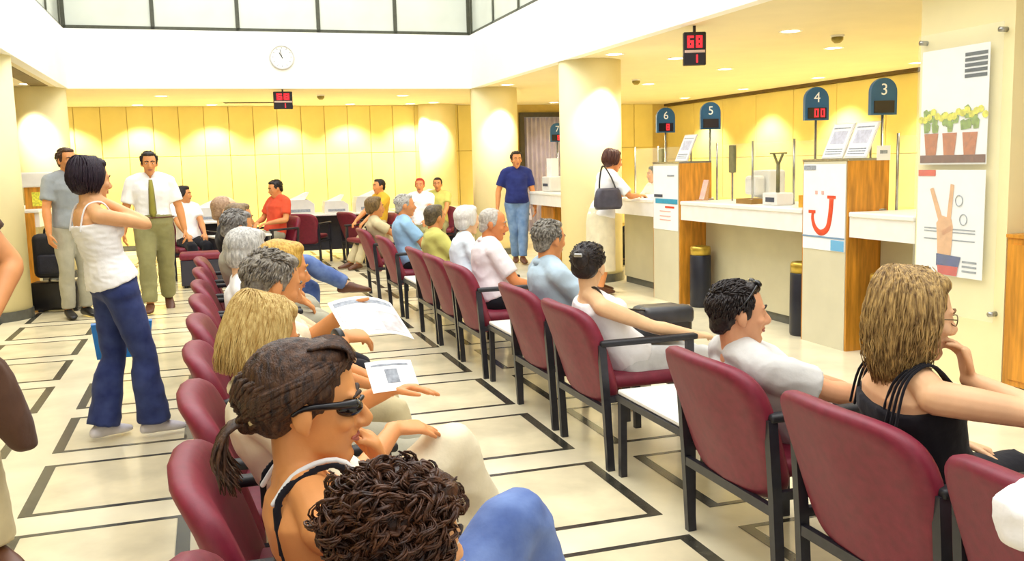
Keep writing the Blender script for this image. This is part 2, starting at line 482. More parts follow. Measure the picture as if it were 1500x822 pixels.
LEFT = [('nearest maroon armchair of the left row, at the bottom edge of the photo', 0.86),
        ('maroon armchair of the woman with sunglasses', 1.58),
        ('maroon armchair of the blonde woman with the bob', 2.36),
        ('maroon armchair of the grey-haired man reading the newspaper', 3.14),
        ('maroon armchair of the person with golden blond hair', 3.92),
        ('maroon armchair of the white-and-grey-haired person', 4.72),
        ('empty maroon armchair in the middle of the left row', 5.50),
        ('maroon armchair of the grey-brown-haired person, left row', 6.25),
        ('maroon armchair in front of the balding man, left row', 7.1),
        ('maroon armchair of the balding man, farthest of the left row', 8.0)]
for lb, y in LEFT: chair(lb, XLR, y, 0, LG)

# low white tables between the chairs
def low_table(label, y, w):
    t = thing('side_table', label, 'table', (XRR, y, 0), 0, 'low white tables in the right row')
    MB().rbox(0.03, 0.50, -w / 2, w / 2, 0.395, 0.42, 0.006, 1).build('table_top', M_worktop, t)
    for xx in (0.035, 0.485): MB().bar((xx, -w / 2, 0.38), (xx, w / 2, 0.38), 0.03, 0.03).build('frame_rail', M_leg, t)
    for sx in (0.04, 0.48):
        for sy in (-w / 2 + 0.03, w / 2 - 0.03):
            MB().bar((sx, sy, 0), (sx, sy, 0.395), 0.032).build('leg', M_leg, t)
    return t
low_table('low white table behind the chair of the man in the grey T-shirt', 3.64, 0.72)
low_table('low white table beside the chair of the grey-haired man in blue', 5.81, 0.66)
low_table('farthest low white table in the right row', 8.69, 0.74)

# ------------------------------------------------------------------ teller counter
XF = 4.58
def counter(label, y0, y1, group='teller counter sections'):
    t = thing('counter', label, 'counter', (XF, (y0 + y1) / 2, 0), 0, group); h = (y1 - y0) / 2
    MB().rbox(0.0, 0.75, -h, h, 1.03, 1.07, 0.008, 1).build('worktop', M_worktop, t)
    MB().box(0.012, 0.05, -h, h, 0.88, 1.03).build('apron', M_worktop, t)
    MB().box(0.30, 0.34, -h, h, 0.08, 1.03).build('front_panel', M_front, t)
    MB().box(0.32, 0.34, -h, h, 0.0, 0.08).build('plinth', M_base, t)
    return t
counter('counter section between the two poster pillars', 6.53, 8.59)
counter('short counter section beside the plant poster wall', 5.25, 5.94)
counter('counter section the woman with the handbag leans on', 9.21, 10.58)
counter('far counter section beyond the cream column', 11.4, 13.3)
M_pillw = mat('pillar_front', (212, 206, 178), 0.4, 0.02, 4)
def pillar(label, y0, y1):
    t = thing('counter_pillar', label, 'pillar', (XF, (y0 + y1) / 2, 0), 0, 'counter pillars'); h = (y1 - y0) / 2
    MB().box(0.0, 0.36, -h + 0.02, h - 0.02, 0.0, 1.45).build('core', M_pillw, t)
    MB().box(0.006, 0.37, -h, -h + 0.019, 0.0, 1.452).build('side_panel', M_wood, t)
    MB().box(0.006, 0.37, h - 0.019, h, 0.0, 1.452).build('side_panel', M_wood, t)
    MB().box(-0.002, 0.37, -h, h, 1.452, 1.47).build('cap', M_chrome, t)
    return t
pillar('wooden counter pillar with the red smile poster', 5.95, 6.52)
pillar('wooden counter pillar with the turquoise-banded poster', 8.60, 9.20)
pl = thing('wood_cabinet', 'orange wooden cabinet edge at the right photo border', 'cabinet', (XF, 3.95, 0))
MB().box(0.0, 0.6, -0.5, 0.5, 0.08, 0.98).build('body', M_wood, pl)
MB().box(-0.012, 0.0, -0.46, 0.46, 0.12, 0.94).build('door', M_wood, pl)
MB().box(-0.01, 0.61, -0.51, 0.505, 0.98, 1.0).build('cabinet_top', M_wood, pl)
MB().box(0.02, 0.6, -0.5, 0.5, 0.0, 0.08).build('plinth', M_base, pl)
# pilaster with posters
struct(MB().box(XF + 0.01, 5.4, 4.47, 5.24, 0, ZC).build('wall_pilaster', M_colm))
# ------------------------------------------------------------------ people
def remesh(mb, voxel, smooth=3, name='m', keep=1.0):
    me = bpy.data.meshes.new(name); me.from_pydata(mb.v, [], mb.f)
    bm = bmesh.new(); bm.from_mesh(me); bmesh.ops.recalc_face_normals(bm, faces=bm.faces[:]); bm.to_mesh(me); bm.free()
    o = bpy.data.objects.new(name, me); col.objects.link(o)
    rm = o.modifiers.new('r', 'REMESH'); rm.mode = 'VOXEL'; rm.voxel_size = voxel; rm.use_smooth_shade = True
    if smooth:
        sm = o.modifiers.new('s', 'SMOOTH'); sm.iterations = smooth; sm.factor = 0.5
    if keep < 1.0:
        dm = o.modifiers.new('d', 'DECIMATE'); dm.ratio = keep
    dg = bpy.context.evaluated_depsgraph_get()
    out = bpy.data.meshes.new_from_object(o.evaluated_get(dg))
    bpy.data.objects.remove(o); bpy.data.meshes.remove(me)
    out.polygons.foreach_set('use_smooth', [True] * len(out.polygons))
    return out

def wrinkle(me, amp, freq, aniso=(1, 1, 1), seed=0.0):
    n = len(me.vertices); co = np.empty(n * 3); no = np.empty(n * 3)
    me.vertices.foreach_get('co', co); me.vertex_normals.foreach_get('vector', no)
    co = co.reshape(-1, 3); no = no.reshape(-1, 3); d = np.empty(n)
    for i in range(n):
        p = co[i]
        d[i] = noise.noise(Vector((p[0] * freq * aniso[0] + seed, p[1] * freq * aniso[1], p[2] * freq * aniso[2])))
    d = 1 - np.abs(d) * 2.6            # sharp folds
    co += no * (d * amp - amp * 0.3)[:, None]
    me.vertices.foreach_set('co', co.reshape(-1)); me.update()

SKINS = {}
def skin_mat(c):
    return mat('skin_%d_%d_%d' % c, c, 0.48, 0.05, 9, 0.03, 220, spec=0.35)
def hair_mat(c, c2, fine=True):
    return mat('hair_%d_%d_%d' % c, c, 0.42, 0.1, 22 if fine else 60, 0.5, 70, stretch=(5, 5, 0.9) if fine else (1, 1, 1), c2=c2, spec=0.35)
def cloth_mat(name, c, c2=None, scale=8, bump=0.25, bscale=28, var=0.05, rough=0.85):
    return mat(name, c, rough, var, scale, bump, bscale, c2=c2, spec=0.2, sheen=0.1)

def ik(a, b, la, lb, pole):
    """middle joint between a and b"""
    d = b - a; L = d.length
    if L > (la + lb) * 0.995:
        b = a + d.normalized() * (la + lb) * 0.995; d = b - a; L = d.length
    x = (la * la - lb * lb + L * L) / (2 * L); h = math.sqrt(max(0, la * la - x * x))
    t = d.normalized(); p = Vector(pole); p = p - t * p.dot(t)
    if p.length < 1e-4: p = Vector((0, 0, 1)).cross(t)
    return a + t * x + p.normalized() * h, b

class Fig:
    pass

def figure(base, heading, head, pel, sex='m', s=1.0, look=None, twist=0.0, lean_side=0.0, rh=None, lh=None, rf=None, lf=None,
           rp=None, lp=None, rk=None, lk=None, rhd=None, lhd=None, rhn=None, lhn=None, rt=None, lt=None, curl=0.35, wide=1.0, bulk=1.0,
           hpitch=0.0, hroll=0.0, arc=0.05, headscale=1.0):
    """joint layout in the figure's own frame: +x forward, +y left, z up (base on the floor)"""
    g = Fig(); g.base = Vector((base[0], base[1], 0)); g.heading = heading; g.s = s; g.sex = sex; g.bulk = bulk; g.curl = curl
    H = Vector(head); P = Vector(pel); g.head = H; g.pel = P
    hs = s * headscale; g.hs = hs
    look = 0.0 if look is None else look
    g.hrot = Matrix.Rotation(R(look), 3, 'Z') @ Matrix.Rotation(R(-hpitch), 3, 'Y') @ Matrix.Rotation(R(hroll), 3, 'X')
    # head frame: x forward, y left, z up
    nt = H + g.hrot @ Vector((-0.022, 0, -0.075)) * hs
    up = (H - P); up.normalize()
    g.neck = nt - up * 0.06 * s + Vector((-0.012, 0, -0.01)) * s
    g.ntop = nt
    g.ctrl = (P + g.neck) / 2 + Vector((-arc, 0, 0))
    g.shl = Matrix.Rotation(R(twist), 3, 'Z') @ Vector((0, 1, 0))
    sw = (0.172 if sex == 'm' else 0.152) * s * wide; g.sw = sw
    dn = up * -0.055 * s
    g.sh = {1: g.neck + g.shl * sw + dn, -1: g.neck - g.shl * sw + dn}
    hw = (0.088 if sex == 'm' else 0.09) * s
    g.hip = {1: P + Vector((0, hw, -0.03 * s)), -1: P + Vector((0, -hw, -0.03 * s))}
    g.el = {}; g.wr = {}; g.hd = {}; g.hn = {}; g.kn = {}; g.an = {}; g.toe = {}
    ua, fa, th, sk = 0.285 * s, 0.255 * s, 0.425 * s, 0.41 * s
    for sd, hand, pole, hdv, hnv in ((1, lh, lp, lhd, lhn), (-1, rh, rp, rhd, rhn)):
        hand = Vector(hand) if hand is not None else g.sh[sd] + Vector((0.03, sd * 0.08, -0.52 * s))
        pole = Vector(pole) if pole is not None else Vector((-0.5, sd * 0.6, -0.4))
        e, w = ik(g.sh[sd], hand, ua, fa, pole); g.el[sd] = e; g.wr[sd] = w
        g.hd[sd] = Vector(hdv).normalized() if hdv is not None else (w - e).normalized()
        n_ = Vector(hnv) if hnv is not None else Vector((0, -sd, -0.3))
        n_ = n_ - g.hd[sd] * n_.dot(g.hd[sd]); g.hn[sd] = n_.normalized()
    for sd, foot, kp, td in ((1, lf, lk, lt), (-1, rf, rk, rt)):
        foot = Vector(foot) if foot is not None else g.hip[sd] + Vector((0.0, 0, -0.85 * s))
        kp = Vector(kp) if kp is not None else Vector((1, sd * 0.05, 0.2))
        k, a = ik(g.hip[sd], foot, th, sk, kp); g.kn[sd] = k; g.an[sd] = a
        g.toe[sd] = Vector(td).normalized() if td is not None else Vector((1, sd * 0.15, -0.12)).normalized()
    return g

def spine(g, t):
    a, b, c = g.pel, g.ctrl, g.neck
    if t < 0:
        d = (b - a).normalized(); return a + d * t * (c - a).length, d
    p = a * (1 - t) ** 2 + b * 2 * t * (1 - t) + c * t * t
    return p, ((b - a) * (1 - t) + (c - b) * t).normalized()

RINGS_M = [(-0.10, .105, .085, 0), (0.0, .160, .112, 0), (.12, .160, .114, .004), (.34, .146, .106, .008), (.55, .156, .112, .012), (.74, .172, .118, .01), (.87, .160, .100, 0), (.95, .105, .078, -.004), (1.0, .064, .062, 0)]
RINGS_F = [(-0.10, .105, .09, 0), (0.0, .168, .116, -.006), (.12, .160, .112, 0), (.36, .124, .094, .006), (.55, .134, .10, .01), (.72, .146, .106, .008), (.86, .140, .090, -.002), (.95, .09, .07, -.006), (1.0, .054, .054, 0)]

def torso_part(mb, g, t0, t1, inf, cap='dome', belly=0.0, hem=0.0):
    tab = RINGS_M if g.sex == 'm' else RINGS_F
    ts = sorted(set([t0, t1] + [r[0] for r in tab if t0 < r[0] < t1] + [t0 + (t1 - t0) * k / 10 for k in range(1, 10)]))
    rings = []
    for t in ts:
        for i in range(len(tab) - 1):
            if tab[i][0] <= t <= tab[i + 1][0]:
                k = (t - tab[i][0]) / (tab[i + 1][0] - tab[i][0]); a = [tab[i][j] * (1 - k) + tab[i + 1][j] * k for j in range(4)]; break
        else: a = tab[0] if t < 0 else tab[-1]
        c, d = spine(g, t)
        k = min(1, max(0, t)); L = (Vector((0, 1, 0)) * (1 - k) + g.shl * k)
        L = (L - d * L.dot(d)).normalized(); F = L.cross(d)
        inf_ = inf + hem * max(0.0, (0.35 - t) / 0.4)
        bl = belly * math.exp(-((t - .3) / .22) ** 2)
        w = g.bulk
        rings.append((c + F * (a[3] * g.s + bl * 0.6), L, F, a[1] * g.s * w + inf_, a[2] * g.s * w + inf_ + bl))
    mb.loft(rings, 24, cap, 2.35)
    if g.sex == 'f' and t0 < 0.7 < t1 + 0.02:
        for sd in (1, -1):
            c, d = spine(g, .66); L = g.shl; F = L.cross(d)
            mb.ball(c + L * sd * .066 * g.s + F * .082 * g.s, (.052 * g.s + inf))
    return mb

def shoulders_part(mb, g, inf, cap='dome'):
    for sd in (1, -1):
        c, d = spine(g, .98)
        mb.limb([c + g.shl * sd * 0.03 * g.s, c * .45 + g.sh[sd] * .55 + d * .012 * g.s, g.sh[sd]], [.056 * g.s + inf, (.056 if g.sex == 'm' else .046) * g.s + inf, (.058 if g.sex == 'm' else .049) * g.s + inf], 14)

def arm_part(mb, g, sd, f0, f1, inf, cap='dome', flare=0.0):
    """f: 0 shoulder .. 1 elbow .. 2 wrist"""
    k = (1.0 if g.sex == 'm' else 0.84) * g.s * (0.5 + 0.5 * g.bulk)
    S, E, W = g.sh[sd], g.el[sd], g.wr[sd]
    pts = [S, S.lerp(E, .35), S.lerp(E, .7), E, E.lerp(W, .25), E.lerp(W, .6), W]
    rad = [.056 * k, .052 * k, .045 * k, .041 * k, .044 * k, .036 * k, .027 * k]; fr = [0, .35, .7, 1, 1.25, 1.6, 2]
    op, orr = [], []
    def at(f):
        for i in range(6):
            if fr[i] <= f <= fr[i + 1]:
                q = (f - fr[i]) / (fr[i + 1] - fr[i]); return pts[i].lerp(pts[i + 1], q), rad[i] * (1 - q) + rad[i + 1] * q
    for f in [f0] + [x for x in fr if f0 < x < f1] + [f1]:
        p, r = at(f); op.append(p); orr.append(r + inf + flare * (f - f0) / max(0.01, f1 - f0))
    mb.limb(op, orr, 14, 3, cap)

def leg_part(mb, g, sd, f0, f1, inf, cap='dome', flare=0.0):
    k = (1.0 if g.sex == 'm' else 0.97) * g.s * (0.5 + 0.5 * g.bulk)
    A, K, N = g.hip[sd], g.kn[sd], g.an[sd]
    back = (A - K).normalized() + (N - K).normalized()
    back = back.normalized() if back.length > 0.05 else Vector((-1, 0, 0))
    pts = [A, A.lerp(K, .35), A.lerp(K, .75), K, K.lerp(N, .3) + back * .012, K.lerp(N, .65), N]
    rad = [.088 * k, .082 * k, .064 * k, .056 * k, .057 * k, .045 * k, .036 * k]; fr = [0, .35, .75, 1, 1.3, 1.65, 2]
    def at(f):
        for i in range(6):
            if fr[i] <= f <= fr[i + 1]:
                q = (f - fr[i]) / (fr[i + 1] - fr[i]); return pts[i].lerp(pts[i + 1], q), rad[i] * (1 - q) + rad[i + 1] * q
    op, orr = [], []
    for f in [f0] + [x for x in fr if f0 < x < f1] + [f1]:
        p, r = at(f); op.append(p); orr.append(r + inf + flare * max(0, (f - 1.0)) / max(0.01, f1 - 1.0))
    mb.limb(op, orr, 16, 3, cap)

def foot_part(mb, g, sd, inf=0.0):
    s = g.s * (1.0 if g.sex == 'm' else .92); a = g.an[sd]; d = g.toe[sd].copy()
    h = Vector((d.x, d.y, 0)); h = h.normalized() if h.length > 1e-3 else Vector((1, 0, 0))
    L = Vector((-h.y, h.x, 0)); up = h.cross(L) if abs(d.z) < .5 else d.cross(L) * -1
    d = (h + Vector((0, 0, d.z if abs(d.z) > .3 else 0))).normalized(); U = d.cross(L)
    if U.z < 0: U = -U
    z0 = -0.052 * s
    rings = []
    for q, w, hh, zc in ((-.065, .024, .028, .0), (-.045, .032, .040, .006), (0, .036, .046, .014), (.06, .040, .034, .0), (.115, .045, .025, -.012), (.155, .042, .019, -.019), (.185, .026, .013, -.024)):
        rings.append((a + d * q * s + U * (z0 * .35 + zc * s - .01 * s), L, U, w * s + inf, hh * s + inf))
    mb.loft(rings, 14, 'dome', 2.4)

def hand_part(mb, g, sd):
    s = g.s * (1.0 if g.sex == 'm' else .92); W = g.wr[sd]; d = g.hd[sd]; n = g.hn[sd]
    side = d.cross(n) * (-sd)          # towards the thumb
    side.normalize()
    c = g.curl if not isinstance(g.curl, dict) else g.curl[sd]
    rings = []
    for q, w, h in ((-.01, .025, .021), (.015, .027, .018), (.045, .036, .016), (.075, .040, .014), (.092, .038, .012)):
        rings.append((W + d * q * s + n * (.012 * c * q / .09) * s, side, n, w * s, h * s))
    mb.loft(rings, 14, 'dome', 2.5)
    base = W + d * .088 * s + n * .008 * c * s
    for i, (o, L) in enumerate(((.031, .070), (.0105, .079), (-.0105, .073), (-.031, .056))):
        p = base + side * o * s - d * (0.008 if i in (0, 3) else 0) * s - d * .014 * s; ang = 0.12 + c * .5
        pts = [p]; spread = side * (o * 1.6)
        for k, fr_ in enumerate((.24, .42, .32, .26)):
            v = (d * math.cos(ang) + n * math.sin(ang) + spread * (1.0)).normalized(); p = p + v * L * fr_ * s; pts.append(p); ang += c * (.75 if k < 2 else .55)
        mb.limb(pts, [.0092 * s, .0092 * s, .0088 * s, .0082 * s, .0068 * s], 8, 2)
    p0 = W + d * .022 * s + side * .022 * s
    v1 = (d * .75 + side * .75 + n * .35).normalized(); v2 = (d * .9 + side * .35 + n * (.25 + c * .4)).normalized()
    mb.limb([p0, p0 + v1 * .035 * s, p0 + v1 * .05 * s + v2 * .02 * s, p0 + v1 * .05 * s + v2 * .052 * s], [.0135 * s, .0125 * s, .0105 * s, .0082 * s], 8, 2)

def hp(g, f, l, z):
    return g.head + g.hrot @ (Vector((f, l, z)) * g.hs)
def head_part(mb, g):
    hs = g.hs; Q = g.hrot
    B = lambda c, r, n=16, m=11: mb.ball(hp(g, *c), tuple(x * hs for x in r), n, m, Q)
    B((-.014, 0, .032), (.097, .076, .084), 24, 16)
    u, v = Q @ Vector((0, 1, 0)), Q @ Vector((1, 0, 0))
    rings = []
    for z, f, a, b in ((.045, .018, .068, .072), (.01, .02, .067, .073), (-.025, .021, .063, .071), (-.055, .024, .055, .063), (-.08, .034, .043, .050), (-.1, .05, .028, .032)):
        rings.append((hp(g, f, 0, z), u, v, a * hs * (1 if g.sex == 'm' else .96), b * hs))
    mb.loft(rings, 22, 'dome', 2.25)
    B((.074, 0, -.096), (.018, .021, .016))                       # chin
    mb.limb([hp(g, .09, 0, .022), hp(g, .1, 0, -.002), hp(g, .117, 0, -.027), hp(g, .108, 0, -.036)], [.008 * hs, .0095 * hs, .0125 * hs, .011 * hs], 10, 2)
    for sd in (1, -1):
        B((.098, sd * .012, -.033), (.010, .0085, .0075))
        B((.080, sd * .031, .028), (.013, .024, .008))              # brow
        B((.066, sd * .041, -.022), (.022, .022, .02))              # cheek
        B((.086, sd * .031, .006), (.007, .016, .010))              # eyelid mound
        e = Matrix.Rotation(sd * 0.35, 3, 'Z')
        mb.ball(hp(g, -.012, sd * .079, -.006), (.021 * hs, .010 * hs, .032 * hs), 14, 9, Q @ e)
        B((-.004, sd * .078, -.03), (.009, .007, .012))
    B((.089, 0, -.0545), (.0095, .023, .006)); B((.087, 0, -.066), (.0095, .020, .0065))   # lips
    # neck
    nk = .054 if g.sex == 'm' else .046
    mb.limb([g.neck + Vector((0, 0, -.03 * g.s)), g.neck.lerp(g.ntop, .5), g.ntop + Vector((0, 0, .02)), hp(g, -.015, 0, -.03)], [nk * 1.2 * g.s, nk * g.s, nk * g.s, nk * g.s], 16, 2)

def finish(g, root, name, me, material):
    me.materials.clear(); me.materials.append(material); me.name = name
    o = bpy.data.objects.new(name, me); col.objects.link(o); o.parent = root
    return o

def body_mesh(g, voxel):
    mb = MB()
    torso_part(mb, g, -0.10, 1.0, -0.004); shoulders_part(mb, g, -0.004)
    for sd in (1, -1):
        arm_part(mb, g, sd, 0, 2, 0); hand_part(mb, g, sd); leg_part(mb, g, sd, 0, 2, 0); foot_part(mb, g, sd)
        mb.limb([g.pel, g.hip[sd]], [.10 * g.s, .09 * g.s], 12)
    head_part(mb, g)
    return remesh(mb, voxel, 2, keep=0.42)

def face_parts(g, root, body, skin, lipc=(168, 92, 78), brow=(60, 44, 34), eyes=True):
    s = g.hs
    M_eye = mat('eye_white', (226, 222, 214), 0.2, 0); M_iris = mat('eye_iris', (46, 32, 24), 0.15, 0)
    M_lip = mat('lips_%d_%d_%d' % lipc, lipc, 0.4, 0.04, 40); M_brow = mat('brow_%d_%d_%d' % brow, brow, 0.7, 0.1, 80)
    if eyes:
        for sd in (1, -1):
            mb = MB(); mb.ball(hp(g, .0835, sd * .031, .006), (.0102 * s, .0125 * s, .0052 * s), 12, 8, g.hrot)
            mb.cur = 1; mb.ball(hp(g, .0895, sd * .030, .006), (.0048 * s, .0052 * s, .0050 * s), 10, 7, g.hrot)
            mb.build('eye', [M_eye, M_iris], body, True)
    for sd in (1, -1):
        MB().limb([hp(g, .094, sd * .012, .026), hp(g, .096, sd * .028, .033), hp(g, .084, sd * .05, .027)], [.0042 * s, .005 * s, .003 * s], 6, 3).build('eyebrow', M_brow, body, True)
    mb = MB(); mb.limb([hp(g, .086, .024, -.06), hp(g, .096, .008, -.0555), hp(g, .097, 0, -.057), hp(g, .096, -.008, -.0555), hp(g, .086, -.024, -.06)], [.002 * s, .0045 * s, .0045 * s, .0045 * s, .002 * s], 8, 3)
    mb.limb([hp(g, .085, .022, -.0615), hp(g, .095, .008, -.066), hp(g, .0955, 0, -.067), hp(g, .095, -.008, -.066), hp(g, .085, -.022, -.0615)], [.002 * s, .0048 * s, .005 * s, .0048 * s, .002 * s], 8, 3)
    tag(mb.build('lips', M_lip, body, True), kind=None)

# ---- hair
def cap_balls(mb, g, style):
    Q = g.hrot; s = g.hs
    B = lambda c, r, n=18, m=12: mb.ball(hp(g, *c), tuple(x * s for x in r), n, m, Q)
    if style in ('short', 'thin', 'cropped'):
        k = {'short': 1.0, 'thin': .97, 'cropped': .975}[style]
        B((-.024, 0, .042), (.098 * k, .0835 * k, .085 * k), 26, 18)
        B((-.062, 0, -.012), (.05, .068, .06)); B((-.075, 0, -.045), (.035, .055, .03))
        for sd in (1, -1): B((.005, sd * .071, .018), (.024, .011, .036))
        if style == 'short':
            B((.03, 0, .098), (.05, .06, .028))
    elif style in ('full', 'long', 'bob', 'curly'):
        B((-.026, 0, .044), (.106, .094, .094), 28, 20)
        B((-.06, 0, -.015), (.062, .083, .07)); 
        for sd in (1, -1): B((-.004, sd * .076, .01), (.04, .018, .055))
        B((.028, 0, .1), (.055, .07, .034))
    elif style in ('tied',):
        B((-.024, 0, .044), (.103, .0865, .088), 28, 20); B((-.062, 0, -.006), (.05, .074, .055))
        for sd in (1, -1): B((.006, sd * .073, .046), (.038, .012, .026))
        B((.03, 0, .1), (.055, .066, .03))

def hair_locks(mb, g, n, length, spread=.104, r=.006, front=55, wave=.006, curlin=0.0, seed=1, side=None, lenvar=.03, volume=1.0, part=0.0, jit=.05):
    """locks from the parting over the skull and down; length = how far below head centre they end"""
    q = random.Random(seed); c0 = Vector((-.02, 0, .04))
    for i in range(n):
        ph = q.uniform(-180 + 0, 180)
        if abs(ph) < front: continue
        a = R(ph); dx, dy = math.cos(a), math.sin(a)
        off = Vector((q.uniform(-.06, .055), part + q.uniform(-.01, .01), 0))
        pts = []; rr = []
        ex, ey, ez = .108 * volume, spread * volume, .097 * volume
        jr = 1 + q.uniform(-jit, jit)
        # over the skull
        for k in range(6):
            th = R(6 + 84 * k / 5)
            p = c0 + Vector((dx * math.sin(th) * ex, dy * math.sin(th) * ey, math.cos(th) * ez)) * jr + off * (1 - math.sin(th))
            pts.append(p); rr.append(r * (0.5 + .5 * min(1, k / 2)))
        endz = -length + q.uniform(-lenvar, lenvar); z0 = pts[-1].z; K = 5
        w1, w2 = q.uniform(0, 6), q.uniform(0, 6)
        for k in range(1, K + 1):
            t = k / K; z = z0 + (endz - z0) * t
            rad = 1 + .06 * math.sin(t * 3.1) - curlin * t * t
            wv = wave * t
            p = Vector((c0.x + dx * ex * jr * rad + wv * math.sin(w1 + t * 7), dy * ey * jr * rad + wv * math.cos(w2 + t * 7), z))
            pts.append(p); rr.append(r * (1 - .75 * t * t))
        mb.limb([g.head + g.hrot @ (p * g.hs) for p in pts], [x * g.hs for x in rr], 4, 1, 'flat')

def hair_strokes(mb, g, n, r=.004, seed=1, front=45, droop=-.02, lift=1.0, dirn=None):
    """short tufts lying on the cap for short hair"""
    q = random.Random(seed); c0 = Vector((-.024, 0, .042))
    i = 0
    while i < n:
        z = q.uniform(-.35, 1); a = q.uniform(-math.pi, math.pi)
        d = Vector((math.cos(a) * math.sqrt(1 - z * z), math.sin(a) * math.sqrt(1 - z * z), z))
        if d.x > .62 and z < .55: continue
        if d.x > .1 and z < -.05: continue
        i += 1
        p = c0 + Vector((d.x * .097, d.y * .083, d.z * .084))
        t = dirn if dirn is not None else Vector((-.3, 0, -1)) if z < .5 else Vector((.7, q.uniform(-.6, .6), 0))
        t = (t - d * t.dot(d)).normalized() + Vector((q.uniform(-.4, .4), q.uniform(-.4, .4), q.uniform(-.4, .4))) * .6
        L = q.uniform(.018, .034)
        pts = [p, p + t * L * .5 + d * .005 * lift, p + t * L + d * .002 * lift]
        mb.limb([g.head + g.hrot @ (x * g.hs) for x in pts], [r * g.hs, r * g.hs * 1.1, r * .35 * g.hs], 5, 2, 'flat')

def hair_curls(mb, g, n, seed=3, rad=.02, r=.0022, ext=1.0, strands=6):
    """loose curls: small bundles of strands bent into open loops over the skull"""
    q = random.Random(seed); c0 = Vector((-.03, 0, .035))
    i = 0
    while i < n:
        z = q.uniform(-.8, 1); a = q.uniform(-math.pi, math.pi)
        d = Vector((math.cos(a) * math.sqrt(1 - z * z), math.sin(a) * math.sqrt(1 - z * z), z))
        if d.x > .62 and z < .3: continue
        i += 1
        p = c0 + Vector((d.x * .122, d.y * .104, d.z * .102)) * (ext * q.uniform(.93, 1.08))
        fall = Vector((0, 0, -1)) + Vector((q.uniform(-.8, .8), q.uniform(-.8, .8), q.uniform(-.3, .6)))
        u = (fall - d * fall.dot(d)).normalized(); v = d.cross(u)
        cr = rad * q.uniform(.6, 1.25); ph = q.uniform(0, 6.28); turns = q.uniform(.55, 1.0); L = q.uniform(.03, .055); K = 10
        for k_ in range(strands):
            o = (v * q.uniform(-1, 1) + d * q.uniform(-.8, .8)) * .0065; pts = []; dp = q.uniform(-.25, .25)
            for k in range(K):
                t = k / (K - 1); an = ph + dp + turns * 2 * math.pi * t; w = .35 + .65 * math.sin(math.pi * min(1, t * 1.1))
                pts.append(p + o * (.6 + .6 * t) + u * ((t - .5) * L) + (v * math.cos(an) + d * (math.sin(an) * .75 - .1)) * cr * w)
            mb.limb([g.head + g.hrot @ (x * g.hs) for x in pts], [r * g.hs * (.35 + .65 * math.sin(math.pi * (k + .6) / (K + .4))) for k in range(K)], 4, 1, 'flat')

def add_mesh(mb, me):
    n = len(me.vertices); co = np.empty(n * 3); me.vertices.foreach_get('co', co)
    mb.add([tuple(c) for c in co.reshape(-1, 3)], [tuple(p.vertices) for p in me.polygons])

def make_hair(g, root, style, c, c2, voxel, locks=None, extra=None):
    cb = MB(); cap_balls(cb, g, style)
    if extra: extra(cb)
    me = remesh(cb, max(voxel, .005), 3)
    wrinkle(me, .003, 55, (1, 1, .35) if style not in ('curly',) else (1, 1, 1), 3.0)
    mb = MB(); add_mesh(mb, me); bpy.data.meshes.remove(me)
    if locks: locks(mb)
    return mb.build('hair', hair_mat(c, c2, style not in ('curly', 'short', 'cropped', 'thin')), root, True)

# ---- clothing
def shirt(g, root, material, voxel, t0=-.05, t1=.965, sleeve=.6, inf=.014, name='shirt', wr=.004, belly=0.0, sleeveflare=.012, collar=None, hem=.014):
    mb = MB(); torso_part(mb, g, t0, t1, inf, 'flat', belly, hem); shoulders_part(mb, g, inf)
    for sd in (1, -1):
        arm_part(mb, g, sd, 0, sleeve, inf, 'flat', sleeveflare)
    me = remesh(mb, voxel * 1.25, 3)
    if wr: wrinkle(me, wr, 9, (1, 1, 1.4), g.base.x * 3 + g.base.y)
    o = finish(g, root, name, me, material)
    if collar:
        c, d = spine(g, .985); L = g.shl; F = L.cross(d); rings = []
        cm = MB(); N = 20
        pts = []
        for k in range(N + 1):
            a = R(-150 + 300 * k / N); rr = (.068 if g.sex == 'm' else .058) * g.s
            pts.append(c - F * math.cos(a) * rr * 1.08 + L * math.sin(a) * rr + d * (.012 + .012 * math.cos(a)) * g.s)
        cm.limb(pts, [.011 * g.s] * (N + 1), 8, 1, 'flat', 1.7, d)
        cm.build('collar', collar, o, True)
    return o
def trousers(g, root, material, voxel, f1=1.93, inf=.016, flare=.012, name='trousers', wr=.004, t1=.2, belly=0.0):
    mb = MB(); torso_part(mb, g, -.10, t1, inf - .003, 'flat', belly)
    for sd in (1, -1):
        leg_part(mb, g, sd, 0, f1, inf, 'flat', flare); mb.limb([g.pel, g.hip[sd]], [.10 * g.s + inf, .092 * g.s + inf], 14)
    me = remesh(mb, voxel * 1.4, 3)
    if wr: wrinkle(me, wr, 8, (1, 1, 1.3), g.base.x * 2 + g.base.y * 5)
    return finish(g, root, name, me, material)
def shoes(g, root, material, voxel, name='shoe'):
    for sd in (1, -1):
        mb = MB(); foot_part(mb, g, sd, .007)
        finish(g, root, name, remesh(mb, max(.006, voxel), 2), material)

def person(label, g, skin, voxel=.008, group=None):
    root = thing('person', label, 'person', g.base, R(g.heading), group)
    body = finish(g, root, 'body', body_mesh(g, voxel), skin_mat(skin))
    return root, body

def wpt(g, x, y, z):
    """world point -> figure frame"""
    d = Vector((x, y, z)) - g.base if isinstance(g, Fig) else Vector((x - g[0], y - g[1], z))
    h = R(g.heading if isinstance(g, Fig) else g[2]); c, s_ = math.cos(-h), math.sin(-h)
    return Vector((d.x * c - d.y * s_, d.x * s_ + d.y * c, d.z))
